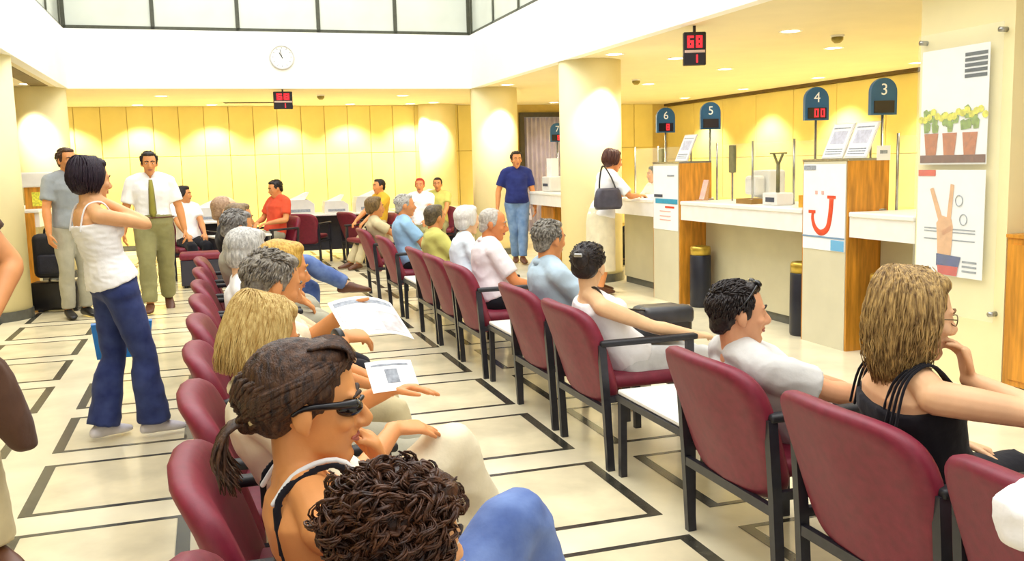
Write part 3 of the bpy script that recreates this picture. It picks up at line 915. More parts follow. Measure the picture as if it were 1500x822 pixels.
# ------------------------------------------------------------------ the people in the hall
NEAR, MID, FAR = .0052, .0085, .013
SK = (226, 168, 118); SK_T = (214, 146, 92); SK_O = (222, 150, 96); SK_P = (236, 190, 150)
C_white = cloth_mat('white_cotton', (244, 243, 243)); C_cream = cloth_mat('cream_cotton', (240, 230, 200))
C_jean = cloth_mat('blue_denim', (70, 92, 150), (112, 136, 188), 10); C_djean = cloth_mat('dark_blue_denim', (38, 48, 96), (62, 74, 124), 10)
C_ljean = cloth_mat('faded_denim', (96, 128, 172), (130, 158, 196), 10)
C_black = cloth_mat('black_cloth', (26, 25, 32)); C_navy = cloth_mat('navy_polo', (34, 42, 104), (44, 56, 124), 10)
C_olive = cloth_mat('olive_cloth', (134, 130, 88), (152, 148, 102), 8); C_grey = cloth_mat('grey_cloth', (150, 156, 160))
C_lgrey = cloth_mat('light_grey_cotton', (214, 214, 212)); C_lblue = cloth_mat('light_blue_cotton', (150, 190, 224))
C_sblue = cloth_mat('steel_blue_cotton', (182, 204, 220)); C_beige = cloth_mat('beige_twill', (206, 192, 152)); C_khaki = cloth_mat('cream_twill', (232, 220, 188))
C_red = cloth_mat('red_cotton', (216, 74, 48), (228, 92, 60)); C_yel = cloth_mat('yellow_cotton', (222, 176, 54)); C_gry2 = cloth_mat('warm_grey_twill', (170, 166, 146))
C_ygr = cloth_mat('yellow_green_cotton', (196, 192, 104)); C_pink = cloth_mat('pinkish_white_cotton', (238, 228, 232)); C_brown = cloth_mat('brown_cloth', (86, 60, 46))
S_brown = mat('brown_leather', (96, 56, 34), 0.4, 0.1, 20); S_black = mat('black_leather', (30, 28, 30), 0.35, 0.1, 20); S_white = mat('white_shoe_leather', (222, 218, 224), 0.5, 0.04, 20)
HB = ((22, 16, 18), (46, 36, 34)); HBR = ((52, 34, 24), (96, 66, 44)); HG = ((92, 88, 84), (150, 146, 140)); HW = ((214, 210, 202), (240, 238, 232))
HBL = ((168, 128, 60), (226, 200, 132)); HDB = ((96, 66, 34), (176, 140, 82))

def seated(base, head, pel=(.2, 0, .53), heading=0.0, s=.95, rh=(.52, -.12, .585), lh=(.52, .12, .585), rf=None, lf=None, **k):
    p = Vector(pel)
    rf = rf or (p.x + .44, -.11, .075); lf = lf or (p.x + .42, .11, .075)
    k.setdefault('rhn', (0, .2, -1)); k.setdefault('lhn', (0, -.2, -1))
    return figure(base, heading, head, pel, s=s, rh=rh, lh=lh, rf=rf, lf=lf, **k)

# ---- left row, from the camera backwards
def p_curly():
    g = seated((.10, 1.08), (.125, .12, 1.0), (.2, -.02, .52), sex='f', s=.94, look=12, hpitch=-12, rh=(.24, -.06, .90), rp=(.3, -1, -.6), rhd=(-.1, .35, 1), rhn=(-1, .3, 0), headscale=.79)
    root, body = person('person with short curly dark brown hair, nearest the camera, hand to the face', g, SK, NEAR)
    face_parts(g, root, body, SK, brow=(50, 34, 26))
    make_hair(g, root, 'curly', (34, 20, 18), (92, 56, 34), NEAR, lambda mb: (hair_curls(mb, g, 430, 3, .018, .0028, .98, 5), hair_curls(mb, g, 170, 9, .021, .0022, 1.06, 3)))
    shirt(g, root, C_brown, MID, t1=.9, sleeve=.25, name='top'); trousers(g, root, C_beige, MID); shoes(g, root, S_brown, MID)
p_curly()

def p_sunglasses():
    g = seated((.10, 1.70), (.055, .04, 1.062), (.2, .03, .545), sex='f', s=.96, look=-4, hpitch=-4, hroll=0, rh=(.50, -.08, .60), rp=(-.5, -.5, -.6),
               lh=(.20, .10, .90), lp=(.8, .6, -.8), lhd=(-.25, -.25, 1), lhn=(-1, -.2, -.2), rf=(.62, .22, .40), rk=(.75, .45, 1.1), rt=(.7, .2, -.5), lf=(.62, .1, .075), twist=6)
    root, body = person('woman with swept-back brown hair and black sunglasses, in a dark tank top and jeans', g, (222, 152, 92), NEAR)
    face_parts(g, root, body, SK_T, (176, 96, 78), eyes=True)
    def locks(mb):
        q = random.Random(5)
        # strands drawn back from the brow to the knot at the nape
        for i in range(420):
            a = R(q.uniform(-128, 128)); b = R(q.uniform(8, 80))
            d0 = Vector((math.cos(R(30)) , 0, 0))
            y0 = math.sin(a) * .062; z0 = .045 + abs(math.cos(a)) * .055
            st = Vector((.066 * math.cos(a * .6), math.sin(a) * .075, .052 + math.cos(a * .6) * .05))
            en = Vector((-.108 + q.uniform(-.01, .01), q.uniform(-.015, .015), -.018 + q.uniform(-.02, .02)))
            mid = (st + en) / 2; dirv = Vector((mid.x + .02, mid.y, mid.z - .02)); 
            sc = 1.03 + q.uniform(-.02, .07)
            def surf(p):
                d = p - Vector((-.022, 0, .038)); e = math.sqrt((d.x / .104) ** 2 + (d.y / .088) ** 2 + (d.z / .092) ** 2)
                return Vector((-.022, 0, .038)) + d / max(e, .05) * sc
            pts = [surf(st.lerp(en, t)) for t in (0, .2, .4, .6, .8)] + [en]
            mb.limb([g.head + g.hrot @ (p * g.hs) for p in pts], [.0028, .0042, .005, .005, .0045, .003], 5, 2, 'flat')
        for i in range(150):      # loose tail hanging behind the neck
            p0 = Vector((-.112, q.uniform(-.012, .012), -.03)); w = q.uniform(-.03, .03)
            pts = [p0, p0 + Vector((-.035, w, -.012)), p0 + Vector((-.05 + q.uniform(-.012, .012), w * 1.6, -.06)), p0 + Vector((-.028 + q.uniform(-.02, .02), w * 2, -.115 + q.uniform(-.02, .02)))]
            mb.limb([g.head + g.hrot @ (p * g.hs) for p in pts], [.0035, .0042, .0035, .001], 5, 3, 'flat')
        for i in range(60):      # quiff over the forehead
            y = q.uniform(-.05, .05); p0 = Vector((.045, y, .112))
            pts = [p0 + Vector((-.05, 0, .004)), p0 + Vector((-.01, y * .1, .014)), p0 + Vector((.022, y * .15, .008)), p0 + Vector((.036 + q.uniform(-.008, .008), y * .3, -.012))]
            mb.limb([g.head + g.hrot @ (p * g.hs) for p in pts], [.003, .0042, .004, .0015], 5, 3, 'flat')
    h = make_hair(g, root, 'tied', (27, 17, 19), (92, 62, 42), NEAR, locks, lambda cb: cb.ball(hp(g, -.112, 0, -.03), (.022, .024, .026), 12, 8, g.hrot))
    MB().ball(hp(g, -.098, -.036, -.02), (.012, .008, .014), 10, 7).build('hair_clip', mat('pearl_clip', (206, 186, 138), 0.3, 0.05, 20), root, True)
    # tank top: body plus straps
    mb = MB(); torso_part(mb, g, -.05, .64, .010, 'flat')
    for sd in (1, -1):
        c, d = spine(g, .60); F = g.shl.cross(d); e, _ = spine(g, 1.0)
        top = g.neck.lerp(g.sh[sd], .52) + d * .052 * g.s
        mb.limb([c + F * .112 + g.shl * sd * .078, top + F * .075 + g.shl * sd * .0 - d * .02, top, top - F * .06 - d * .03, c - F * .085 + g.shl * sd * .08], [.009] * 5, 10, 4, 'dome', .45, g.shl)
    me = remesh(mb, NEAR, 2); wrinkle(me, .003, 10, seed=2.0); o = finish(g, root, 'tank_top', me, C_black)
    for sd in (1, -1):
        c, d = spine(g, .70); F = g.shl.cross(d); top = g.neck.lerp(g.sh[sd], .52) + d * .052 * g.s
        MB().limb([c + F * .122 + g.shl * sd * .058, top + F * .082 - g.shl * sd * .018 - d * .014, top + d * .008 - g.shl * sd * .018, top - F * .062 - g.shl * sd * .018 - d * .026], [.0055] * 4, 8, 5).build('white_trim', C_white, o, True)
    trousers(g, root, C_jean, MID, flare=.015); shoes(g, root, S_white, MID)
    # sunglasses
    sg = thing('sunglasses', 'black wraparound sunglasses on the face of the woman in the tank top', 'sunglasses', g.base)
    Mg = mat('black_lens', (14, 13, 16), 0.08, 0); Mf = mat('black_plastic', (20, 18, 22), 0.25, 0)
    hh = lambda *a: hp(g, *a)
    for sd in (1, -1):
        MB().ball(hh(.074, sd * .038, .006), (.029 * g.hs, .033 * g.hs, .019 * g.hs), 18, 12, g.hrot @ Matrix.Rotation(sd * .3, 3, 'Z')).build('lens', Mg, sg, True)
        MB().limb([hh(.086, sd * .067, .018), hh(.05, sd * .08, .018), hh(-.01, sd * .086, .014), hh(-.03, sd * .084, .002)], [.006, .005, .0042, .003], 8, 3, 'dome', 1.4).build('temple', Mf, sg, True)
    MB().limb([hh(.098, .014, .012), hh(.105, 0, .016), hh(.098, -.014, .012)], [.004] * 3, 8, 3).build('bridge', Mf, sg, True)
p_sunglasses()

def p_bob():
    g = seated((.10, 2.48), (.02, .03, 1.058), (.2, 0, .52), sex='f', s=.96, headscale=.9, look=22, hpitch=-18, rh=(.34, -.05, .80), rp=(-.3, -.8, -.5), rhd=(.9, .25, -.05), rhn=(0, .25, -1),
               lh=(.36, .14, .86), lhd=(.9, -.2, .1), lhn=(0, -.3, -1), rf=(.66, .14, .36), rk=(.6, .2, 1), rt=(.6, .1, -.6), lf=(.6, .1, .075), curl=.18)
    root, body = person('blonde woman with a bob in a cream blouse and cream trousers, legs crossed', g, SK_O, NEAR)
    face_parts(g, root, body, SK, brow=(130, 92, 50))
    make_hair(g, root, 'bob', HBL[0], HBL[1], NEAR, lambda mb: hair_locks(mb, g, 3000, .105, .098, .0024, 62, .006, .12, 4, lenvar=.02))
    shirt(g, root, C_cream, MID, sleeve=1.0, name='blouse', collar=C_cream)
    trousers(g, root, C_khaki, MID, f1=1.75, flare=.02); shoes(g, root, S_white, MID)
    return g
gb = p_bob()

def p_news():
    g = seated((.10, 3.22), (.095, .06, 1.105), (.2, 0, .53), s=.98, headscale=.95, look=18, hpitch=-16, rh=(.30, -.08, .93), rp=(-.2, -.9, -.6), rhd=(.9, .35, .05), rhn=(0, .4, -1),
               lh=(.34, .22, .96), lp=(-.2, .9, -.6), lhd=(.9, .1, .1), lhn=(0, -.9, -.4), curl=.5)
    root, body = person('grey-haired man in a cream shirt reading a newspaper', g, SK_T, .0065)
    face_parts(g, root, body, SK_T, brow=(90, 84, 76))
    make_hair(g, root, 'short', (74, 66, 60), (156, 148, 134), .0065, lambda mb: hair_strokes(mb, g, 500, .0035, 3))
    shirt(g, root, C_cream, MID, sleeve=.75, collar=C_cream); trousers(g, root, C_gry2, MID); shoes(g, root, S_brown, MID)
    MB().lathe([(.031, -.012), (.035, -.008), (.035, .008), (.031, .012)], n=14).xform(Matrix.Translation(g.wr[-1] - g.hd[-1] * .01) @ g.hd[-1].to_track_quat('Z', 'Y').to_matrix().to_4x4()).build('wristwatch', S_black, root, True)
p_news()

def simple(label, g, skin, style, hc, top, bottom, shoe, voxel=FAR, sleeve=.65, strokes=0, collar=None, belly=0.0, locks=None, brow=None, flare=.012, extra=None, topname='shirt', wr=.004, group=None, t1=.965, face=True, tuck=False):
    root, body = person(label, g, skin, voxel, group)
    if face: face_parts(g, root, body, skin, brow=brow or hc[0])
    if style: make_hair(g, root, style, hc[0], hc[1], voxel, locks or ((lambda mb: hair_strokes(mb, g, strokes, .004, 5)) if strokes else None), extra)
    shirt(g, root, top, voxel, sleeve=sleeve, collar=collar, belly=belly, name=topname, wr=wr, t1=t1, hem=0.0 if tuck else .014, t0=.06 if tuck else -.05)
    if bottom is not None: trousers(g, root, bottom, voxel, inf=.027 if tuck else .016, flare=flare, wr=wr, belly=belly * .6)
    shoes(g, root, shoe, voxel)
    return root, g

simple('person with short golden blond hair half hidden behind the newspaper reader', seated((.10, 3.98), (.19, .05, 1.075), sex='f', look=10, hpitch=-8), SK_O, 'full', ((176, 128, 40), (226, 186, 92)), C_cream, C_beige, S_brown, MID, .9, 220)
simple('person with white-and-grey hair in a white top, left row', seated((.10, 4.74), (.075, .03, 1.09), look=30, hpitch=-10), SK_P, 'full', ((150, 148, 144), (226, 224, 218)), C_white, C_black, S_black, MID, .7, 260)
simple('person with grey-brown hair behind the white-and-grey-haired person, left row', seated((.10, 6.4), (.08, .0, 1.12), look=20, hpitch=-12), SK_T, 'short', HG, C_gry2, C_gry2, S_brown, MID, .7, 200)
simple('balding man in a dark jacket and blue jeans, one leg crossed, left row', seated((.10, 7.98), (.04, .0, 1.17), (.28, 0, .56), s=1.0, look=10, rf=(1.0, .02, .50), rk=(.2, .1, 1), rt=(.8, 0, .1)), SK_P, 'thin', ((150, 116, 90), (196, 164, 132)), C_black, C_jean, S_brown, FAR, 1.9, 0)
simple('person with short brown hair in front of the balding man, left row', seated((.10, 7.2), (.12, .0, 1.14), look=15, hpitch=-5), SK_T, 'short', ((92, 74, 52), (150, 124, 88)), C_gry2, C_gry2, S_brown, FAR, .7)

# ---- right row, from the camera backwards
def p_r0():
    g = seated((1.78, 1.32), (.06, -.05, 1.03), (.2, 0, .52), look=-10, lh=(.02, .12, .60), lp=(-1, .25, .25))
    simple('person in a white shirt at the lower right photo corner, elbow over the chair back', g, SK, 'short', HBR, C_white, C_black, S_black, MID, 1.1, 150)
p_r0()

def p_blonde():
    g = seated((1.77, 2.12), (.085, -.01, 1.045), (.22, .04, .51), sex='f', s=.98, look=-16, hpitch=-6, rh=(.20, -.09, .875), rp=(1.0, -.75, -.15), rhd=(-.02, .15, 1), rhn=(-.9, .35, .1),
               lh=(.46, .2, .58), twist=-14, wide=1.12, bulk=1.1, curl={1: .4, -1: .5})
    root, body = person('blonde woman in a black strappy top, hand raised to her face', g, (232, 184, 142), NEAR)
    face_parts(g, root, body, SK, brow=(120, 84, 48))
    make_hair(g, root, 'long', (84, 56, 28), (212, 176, 112), NEAR, lambda mb: (hair_locks(mb, g, 3000, .15, .098, .0027, 72, .007, .42, 8, lenvar=.05, volume=1.05, part=.02, jit=.025), hair_locks(mb, g, 500, .11, .100, .003, 66, .016, .28, 18, lenvar=.06, volume=1.09, part=.02, jit=.02)))
    mb = MB(); torso_part(mb, g, -.05, .80, .010, 'flat')
    me = remesh(mb, .007, 2); wrinkle(me, .003, 9, seed=5.0); o = finish(g, root, 'strappy_top', me, C_black)
    for sd in (1, -1):
        c, d = spine(g, .72); F = g.shl.cross(d); top = g.neck.lerp(g.sh[sd], .62) + d * .05 * g.s
        for k in range(4):
            w = g.shl * sd * (.018 * (k - 1.5))
            MB().limb([c - F * .105 + g.shl * sd * .10 + w * 1.6, top - F * .07 - d * .035 + w * 1.2, top - F * .02 + w * .6 + d * .002, top + F * .04 - d * .006 + w * .4, c + F * .115 + g.shl * sd * .08 + w], [.0042] * 5, 6, 4).build('strap', C_black, o, True)
    trousers(g, root, C_black, MID); shoes(g, root, S_black, MID)
    gl = thing('eyeglasses', 'thin-rimmed eyeglasses on the blonde woman in black', 'glasses', g.base)
    Mf = mat('thin_metal_rim', (120, 104, 80), 0.3, 0, metal=.8)
    for sd in (1, -1):
        pts = [hp(g, .101 - .006 * abs(math.cos(a)), sd * .033 + .021 * math.cos(a), .004 + .016 * math.sin(a)) for a in [2 * math.pi * k / 16 for k in range(17)]]
        MB().limb(pts, [.0016] * 17, 6, 1, 'flat').build('rim', Mf, gl, True)
        MB().limb([hp(g, .094, sd * .055, .008), hp(g, .05, sd * .076, .01), hp(g, -.02, sd * .082, .006)], [.0018] * 3, 6, 3).build('temple', Mf, gl, True)
p_blonde()

def p_tshirt():
    g = seated((1.77, 2.95), (.04, .0, .935), (.32, .02, .49), s=.96, look=-14, hpitch=0, rh=(.56, -.16, .60), lh=(.6, .1, .58), arc=.06, twist=-8)
    root, body = person('man with black hair and sunglasses pushed up, in a pale grey T-shirt', g, (228, 168, 128), .006)
    face_parts(g, root, body, SK, brow=(30, 22, 20))
    make_hair(g, root, 'short', *HB, .006, lambda mb: hair_strokes(mb, g, 700, .0035, 6))
    shirt(g, root, C_lgrey, .007, sleeve=.72, sleeveflare=.02); trousers(g, root, C_black, MID); shoes(g, root, S_black, MID)
    sg = thing('sunglasses', 'dark sunglasses pushed up on the hair of the man in the grey T-shirt', 'sunglasses', g.base)
    Mf = mat('black_plastic', (20, 18, 22), 0.25, 0)
    for sd in (1, -1):
        MB().ball(hp(g, .062, sd * .03, .118), (.012, .026, .016), 12, 8, g.hrot @ Matrix.Rotation(-.8, 3, 'Y')).build('lens', mat('black_lens', (14, 13, 16), .08, 0), sg, True)
        MB().limb([hp(g, .05, sd * .056, .112), hp(g, .01, sd * .084, .07), hp(g, -.03, sd * .09, .03)], [.004, .004, .003], 8, 3).build('temple', Mf, sg, True)
    MB().limb([hp(g, .07, .012, .122), hp(g, .07, -.012, .122)], [.003, .003], 6, 1).build('bridge', Mf, sg, True)
p_tshirt()

def p_bun():
    g = seated((1.77, 4.34), (.025, -.02, .972), (.24, 0, .50), sex='f', s=.96, look=46, hpitch=-6, rh=(.58, -.24, .60), rp=(-.4, -.5, -.6), rhd=(1, .2, -.05), twist=-6)
    root, body = person('woman with black hair tied up in a clip, in a white sleeveless top', g, (236, 192, 148), .0065)
    face_parts(g, root, body, SK, brow=(30, 22, 20))
    make_hair(g, root, 'tied', *HB, .0065, lambda mb: hair_strokes(mb, g, 400, .0035, 8, dirn=Vector((-1, 0, .1))), lambda cb: (cb.ball(hp(g, -.118, 0, .045), (.03, .045, .05), 14, 9, g.hrot)))
    MB().rbox(-.012, .006, -.022, .022, -.008, .01, .004, 1).xform(Matrix.Translation(hp(g, -.146, 0, .06)) @ g.hrot.to_4x4()).build('hair_clip', M_chrome, root)
    mb = MB(); torso_part(mb, g, -.05, .955, .012, 'flat', 0, .01)
    me = remesh(mb, .007, 3); wrinkle(me, .003, 9, seed=7.0); finish(g, root, 'sleeveless_top', me, C_white)
    trousers(g, root, C_lgrey, MID); shoes(g, root, S_black, MID)
    t = thing('shoulder_bag', 'black leather shoulder bag on the lap of the woman with tied-up hair', 'bag', (2.20, 4.36, .585))
    MB().rbox(-.12, .15, -.11, .11, 0, .16, .04, 3).build('body', S_black, t, True)
    MB().rbox(-.125, .155, -.115, -.0, .07, .165, .03, 3).build('flap', mat('worn_black_leather', (52, 52, 56), .35, .15, 12), t, True)
    MB().limb([(-.1, -.06, .15), (-.2, -.12, .17), (-.34, -.15, .20), (-.40, -.13, .29), (-.42, -.08, .28)], [.01] * 5, 8, 4, 'dome', .5).build('strap', S_black, t, True)
p_bun()
simple('grey-haired man in a steel blue shirt, right row', seated((1.77, 5.12), (.125, .03, 1.045), look=22, hpitch=-3), SK_O, 'short', ((70, 66, 60), (160, 154, 142)), C_sblue, C_gry2, S_brown, MID, .7, 320, C_sblue)
simple('man with a tanned face in a pinkish white shirt, right row', seated((1.77, 6.55), (.22, .05, 1.055), look=-22, hpitch=-8), (214, 136, 84), 'thin', ((160, 152, 142), (206, 200, 190)), C_pink, C_black, S_black, MID, .75, 0, C_pink, .02)
simple('white-haired person in a pale blue-white top, right row', seated((1.77, 7.3), (.25, .12, 1.04), sex='f', look=20), SK_P, 'full', HW, cloth_mat('pale_blue_white_cotton', (222, 234, 244)), C_black, S_black, MID, .7, 150)
simple('dark-haired person in a yellow-green top, right row', seated((1.77, 8.0), (.16, .2, 1.03), look=30), SK_T, 'short', ((56, 46, 34), (110, 96, 70)), C_ygr, C_navy, S_black, FAR, .7)
simple('grey-haired man in a light blue shirt, right row', seated((1.77, 9.5), (.17, .05, 1.09), look=-5), SK_O, 'short', ((150, 146, 140), (206, 204, 198)), C_lblue, C_black, S_black, FAR, .7, 120)
simple('brown-haired woman at the far end of the right row', seated((1.77, 10.75), (.06, .0, 1.03), sex='f', look=0), SK_T, 'full', ((76, 58, 34), (140, 112, 68)), C_beige, C_beige, S_brown, FAR, .5)

# ---- people by the desks at the back
simple('man in a red shirt seated at the back desk', seated((1.05, 14.3), (.1, 0, 1.21), (.16, 0, .56), heading=215, s=1.0, look=-15, hpitch=-14, rh=(.36, -.14, .72), lh=(.36, .12, .72)), SK_T, 'short', HB, C_red, C_gry2, S_brown, FAR, .7, 100)
simple('dark-haired person in a white shirt seated behind the man with the tie', seated((-.33, 14.1), (.1, 0, 1.17), heading=-70, look=45), SK_T, 'full', HB, C_white, C_black, S_black, FAR, .7)
simple('dark-haired child in a yellow shirt near the back desks', seated((2.5, 14.0), (.05, 0, 1.2), (.1, 0, .7), heading=200, s=.9, look=0), SK_O, 'short', HB, C_yel, C_beige, S_brown, FAR, .6)
simple('person with a red cap seated by the far column', seated((3.25, 14.75), (.05, 0, 1.18), heading=250), SK_O, 'short', ((168, 40, 34), (190, 56, 46)), C_white, C_olive, S_brown, FAR, .7)
simple('dark-haired person seated beside the person with the red cap', seated((3.72, 15.5), (.05, 0, 1.17), heading=250), SK_T, 'short', HB, C_ygr, C_olive, S_brown, FAR, .7)

# ---- people standing
def p_tie():
    g = figure((-.56, 10.8), -86, (.04, 0, 1.59), (0, 0, .935), s=1.0, look=2, hpitch=-6, rh=(.02, -.30, .86), lh=(.06, .33, .80), rf=(.16, -.09, .075), lf=(-.26, .11, .10), rk=(1, -.1, .1), lk=(1, .1, .1), lt=(1, .1, -.5), rp=(-.6, -.6, 0), lp=(-.6, .6, 0), arc=.02, bulk=1.12, wide=1.06)
    root, _ = simple('man in a white shirt with an olive tie and olive trousers walking toward the camera', g, SK_T, 'short', HB, C_white, C_olive, S_brown, .009, .8, 240, C_white, brow=(30, 24, 20), tuck=True)
    c0, d0 = spine(g, .97); c1, d1 = spine(g, .2); F = Vector((1, 0, 0)); f0 = .135
    pts = [spine(g, .94)[0] + F * .122, spine(g, .75)[0] + F * .164, spine(g, .5)[0] + F * .163, spine(g, .25)[0] + F * .160, spine(g, .14)[0] + F * .158]
    m_ = MB()
    wv = [.018, .028, .034, .04, .012]; vs = []; 
    for p, w in zip(pts, wv): vs += [p + Vector((0, w, 0)), p + Vector((.008, 0, 0)), p - Vector((0, w, 0)), p - Vector((.006, 0, 0))]
    fs = []
    for k in range(4):
        for i in range(4): fs.append((k * 4 + i, k * 4 + (i + 1) % 4, k * 4 + 4 + (i + 1) % 4, k * 4 + 4 + i))
    m_.add(vs, fs + [(3, 2, 1, 0), (16, 17, 18, 19)]); m_.build('tie', cloth_mat('olive_tie', (150, 142, 62)), root, True)
    m_ = MB(); q = []
    for k in range(25):
        a = 2 * math.pi * k / 24; q.append(spine(g, .14)[0] + Vector((math.cos(a) * .156, math.sin(a) * .208, .01)))
    m_.limb(q, [.016] * 25, 6, 1, 'flat', .5, (0, 0, 1)); m_.build('belt', S_brown, root, True)
p_tie()

def p_camisole():
    g = figure((-.53, 5.57), 24, (-.055, .02, 1.46), (.02, 0, .885), sex='f', s=.94, look=8, hpitch=-4, rh=(-.01, -.05, 1.345), rp=(1.0, -.4, -.8), rhd=(-.75, .3, .55), rhn=(-.4, .8, -.3),
               lh=(.12, .04, 1.24), lp=(1.0, .55, -.1), lhd=(-.6, -.5, .5), lf=(-.07, .10, .08), rf=(.16, -.06, .08), rt=(1, -.1, -.1), lt=(.9, .2, -.1), arc=.03, curl=.4)
    root, body = person('black-haired woman in a white camisole and dark flared jeans, hands at her neck', g, (228, 172, 122), .0065)
    face_parts(g, root, body, SK, brow=(30, 22, 20))
    make_hair(g, root, 'full', (26, 16, 30), (50, 34, 48), .0065, lambda mb: hair_locks(mb, g, 420, .06, .096, .0055, 62, .004, .3, 14, lenvar=.015, volume=1.03))
    mb = MB(); torso_part(mb, g, .04, .79, .012, 'flat', 0, .02); me = remesh(mb, .007, 3); wrinkle(me, .003, 14, (1, 1, 2.4), 9.0); o = finish(g, root, 'camisole', me, C_white)
    for sd in (1, -1):
        c, d = spine(g, .74); F = g.shl.cross(d); top = g.neck.lerp(g.sh[sd], .6) + d * .05
        MB().limb([c - F * .095 + g.shl * sd * .085, top - F * .05 - d * .03, top, top + F * .06 - d * .02, c + F * .11 + g.shl * sd * .07], [.005] * 5, 6, 4).build('strap', C_white, o, True)
    trousers(g, root, C_djean, .008, f1=1.98, inf=.014, flare=.045, t1=.12); shoes(g, root, S_white, .007)
    bg = thing('blue_bag', 'bright blue carrier bag behind the legs of the woman in the camisole', 'bag', (-.53, 6.02, .40), R(4))
    MB().prism([(-.15, 0), (.14, 0), (.17, .21), (-.17, .21)], -.04, .04).build('body', mat('blue_plastic', (40, 128, 206), .35, .08, 10), bg)
    MB().limb([(-.08, 0, .2), (-.05, -.12, .55), (-.02, -.28, .90), (.03, -.12, .55), (.06, 0, .2)], [.008] * 5, 6, 3).build('handle', mat('blue_plastic', (40, 128, 206)), bg, True)
p_camisole()

simple('man in a grey polo shirt and grey trousers standing behind the woman in the camisole', figure((-1.36, 10.7), -62, (.04, 0, 1.635), (0, 0, .96), s=1.02, look=8, rh=(.1, -.26, .86), lh=(.1, .27, .86), arc=.02), SK_T, 'short', HBR, C_grey, C_gry2, S_black, .009, .7, 200, C_grey)
gp = figure((4.42, 13.4), -100, (.05, 0, 1.545), (0, 0, .915), s=.99, look=4, hpitch=-2, rh=(.04, -.30, .84), lh=(.12, .26, .80), rf=(-.10, -.02, .08), lf=(.20, .04, .08), lt=(1, .05, -.1), arc=.02)
simple('man in a navy blue polo shirt and jeans standing by the cream column', gp, SK_T, 'short', HB, C_navy, C_ljean, S_brown, .009, .72, 200, C_navy, .02)

def p_counter():
    g = figure((4.18, 9.72), 8, (.17, -.02, 1.49), (0.02, 0, .885), sex='f', s=.95, look=-6, hpitch=-10, rh=(.42, -.16, 1.10), rp=(-.3, -.8, -.6), rhd=(1, .1, 0), rhn=(0, 0, -1), lh=(.45, .14, 1.10), lhd=(1, -.1, 0), lhn=(0, 0, -1), arc=.0,
               lf=(.06, .09, .08), rf=(-.06, -.09, .08))
    root, body = person('woman with short brown hair in white, writing at the teller counter', g, SK_O, .009)
    face_parts(g, root, body, SK_O)
    make_hair(g, root, 'full', (66, 36, 34), (104, 66, 52), .009, lambda mb: hair_locks(mb, g, 300, .045, .1, .007, 60, .004, .25, 24, lenvar=.015, volume=1.04))
    shirt(g, root, C_white, .009, sleeve=.85, name='blouse')
    mb = MB(); rings = []
    for z, a, b in ((.98, .135, .112), (.9, .172, .135), (.8, .18, .145), (.55, .18, .15), (.27, .185, .155)):
        rings.append((Vector((.0 + .02 * (z - .3), 0, z)), Vector((0, 1, 0)), Vector((1, 0, 0)), a, b))
    mb.loft(rings, 28, 'flat', 2.3); me = remesh(mb, .01, 3); wrinkle(me, .006, 7, (1, 1, .3), 4.0); finish(g, root, 'skirt', me, cloth_mat('cream_skirt_linen', (226, 216, 186)))
    shoes(g, root, S_brown, .009)
    t = thing('handbag', 'dark grey handbag hanging on the arm of the woman at the counter', 'handbag', (4.17, 9.46, .97), R(8))
    M_bag = mat('grey_bag_leather', (70, 68, 82), .35, .12, 12)
    MB().loft([(Vector((0, 0, z)), Vector((1, 0, 0)), Vector((0, 1, 0)), a, .05) for z, a in ((0, .15), (.04, .175), (.12, .17), (.20, .145), (.23, .12))], 24, 'flat', 3.2).build('body', M_bag, t, True)
    MB().limb([(-.11, 0, .2), (-.09, .02, .34), (.0, .10, .47), (.07, .06, .36), (.11, 0, .2)], [.011] * 5, 8, 5, 'dome', .5).build('strap', S_black, t, True)
p_counter()
simple('dark-haired teller seated behind the counter beyond the woman with the handbag', seated((6.2, 12.3), (.06, 0, 1.28), (.15, 0, .66), heading=180), SK_O, 'full', HB, C_white, C_black, S_black, FAR, .9)

def p_leftedge():
    g = figure((-1.02, 3.88), -60, (.02, 0, 1.6), (0, 0, .935), s=1.0, lh=(.22, .17, 1.0), lp=(-.2, 1, -.2), rh=(.1, -.25, .86), arc=.02, rf=(-.05, -.13, .08), lf=(.03, .15, .08))
    simple('man in beige trousers cut off by the left photo edge', g, SK_T, 'short', HBR, C_brown, C_beige, S_brown, MID, .55, 100, flare=.04)
    t = thing('jacket', 'dark brown jacket carried by the man at the left photo edge', 'jacket', (-.80, 3.80, .52))
    mb = MB(); mb.loft([(Vector((x, 0, z)), Vector((1, 0, 0)), Vector((0, 1, 0)), a, b) for x, z, a, b in ((.09, .0, .05, .06), (.06, .07, .07, .075), (.02, .18, .085, .08), (-.02, .30, .08, .08), (-.06, .38, .05, .05))], 18)
    me = remesh(mb, .008, 2); wrinkle(me, .008, 12, (1, 1, .4), 2.0); finish(g, t, 'cloth', me, C_brown)
p_leftedge()
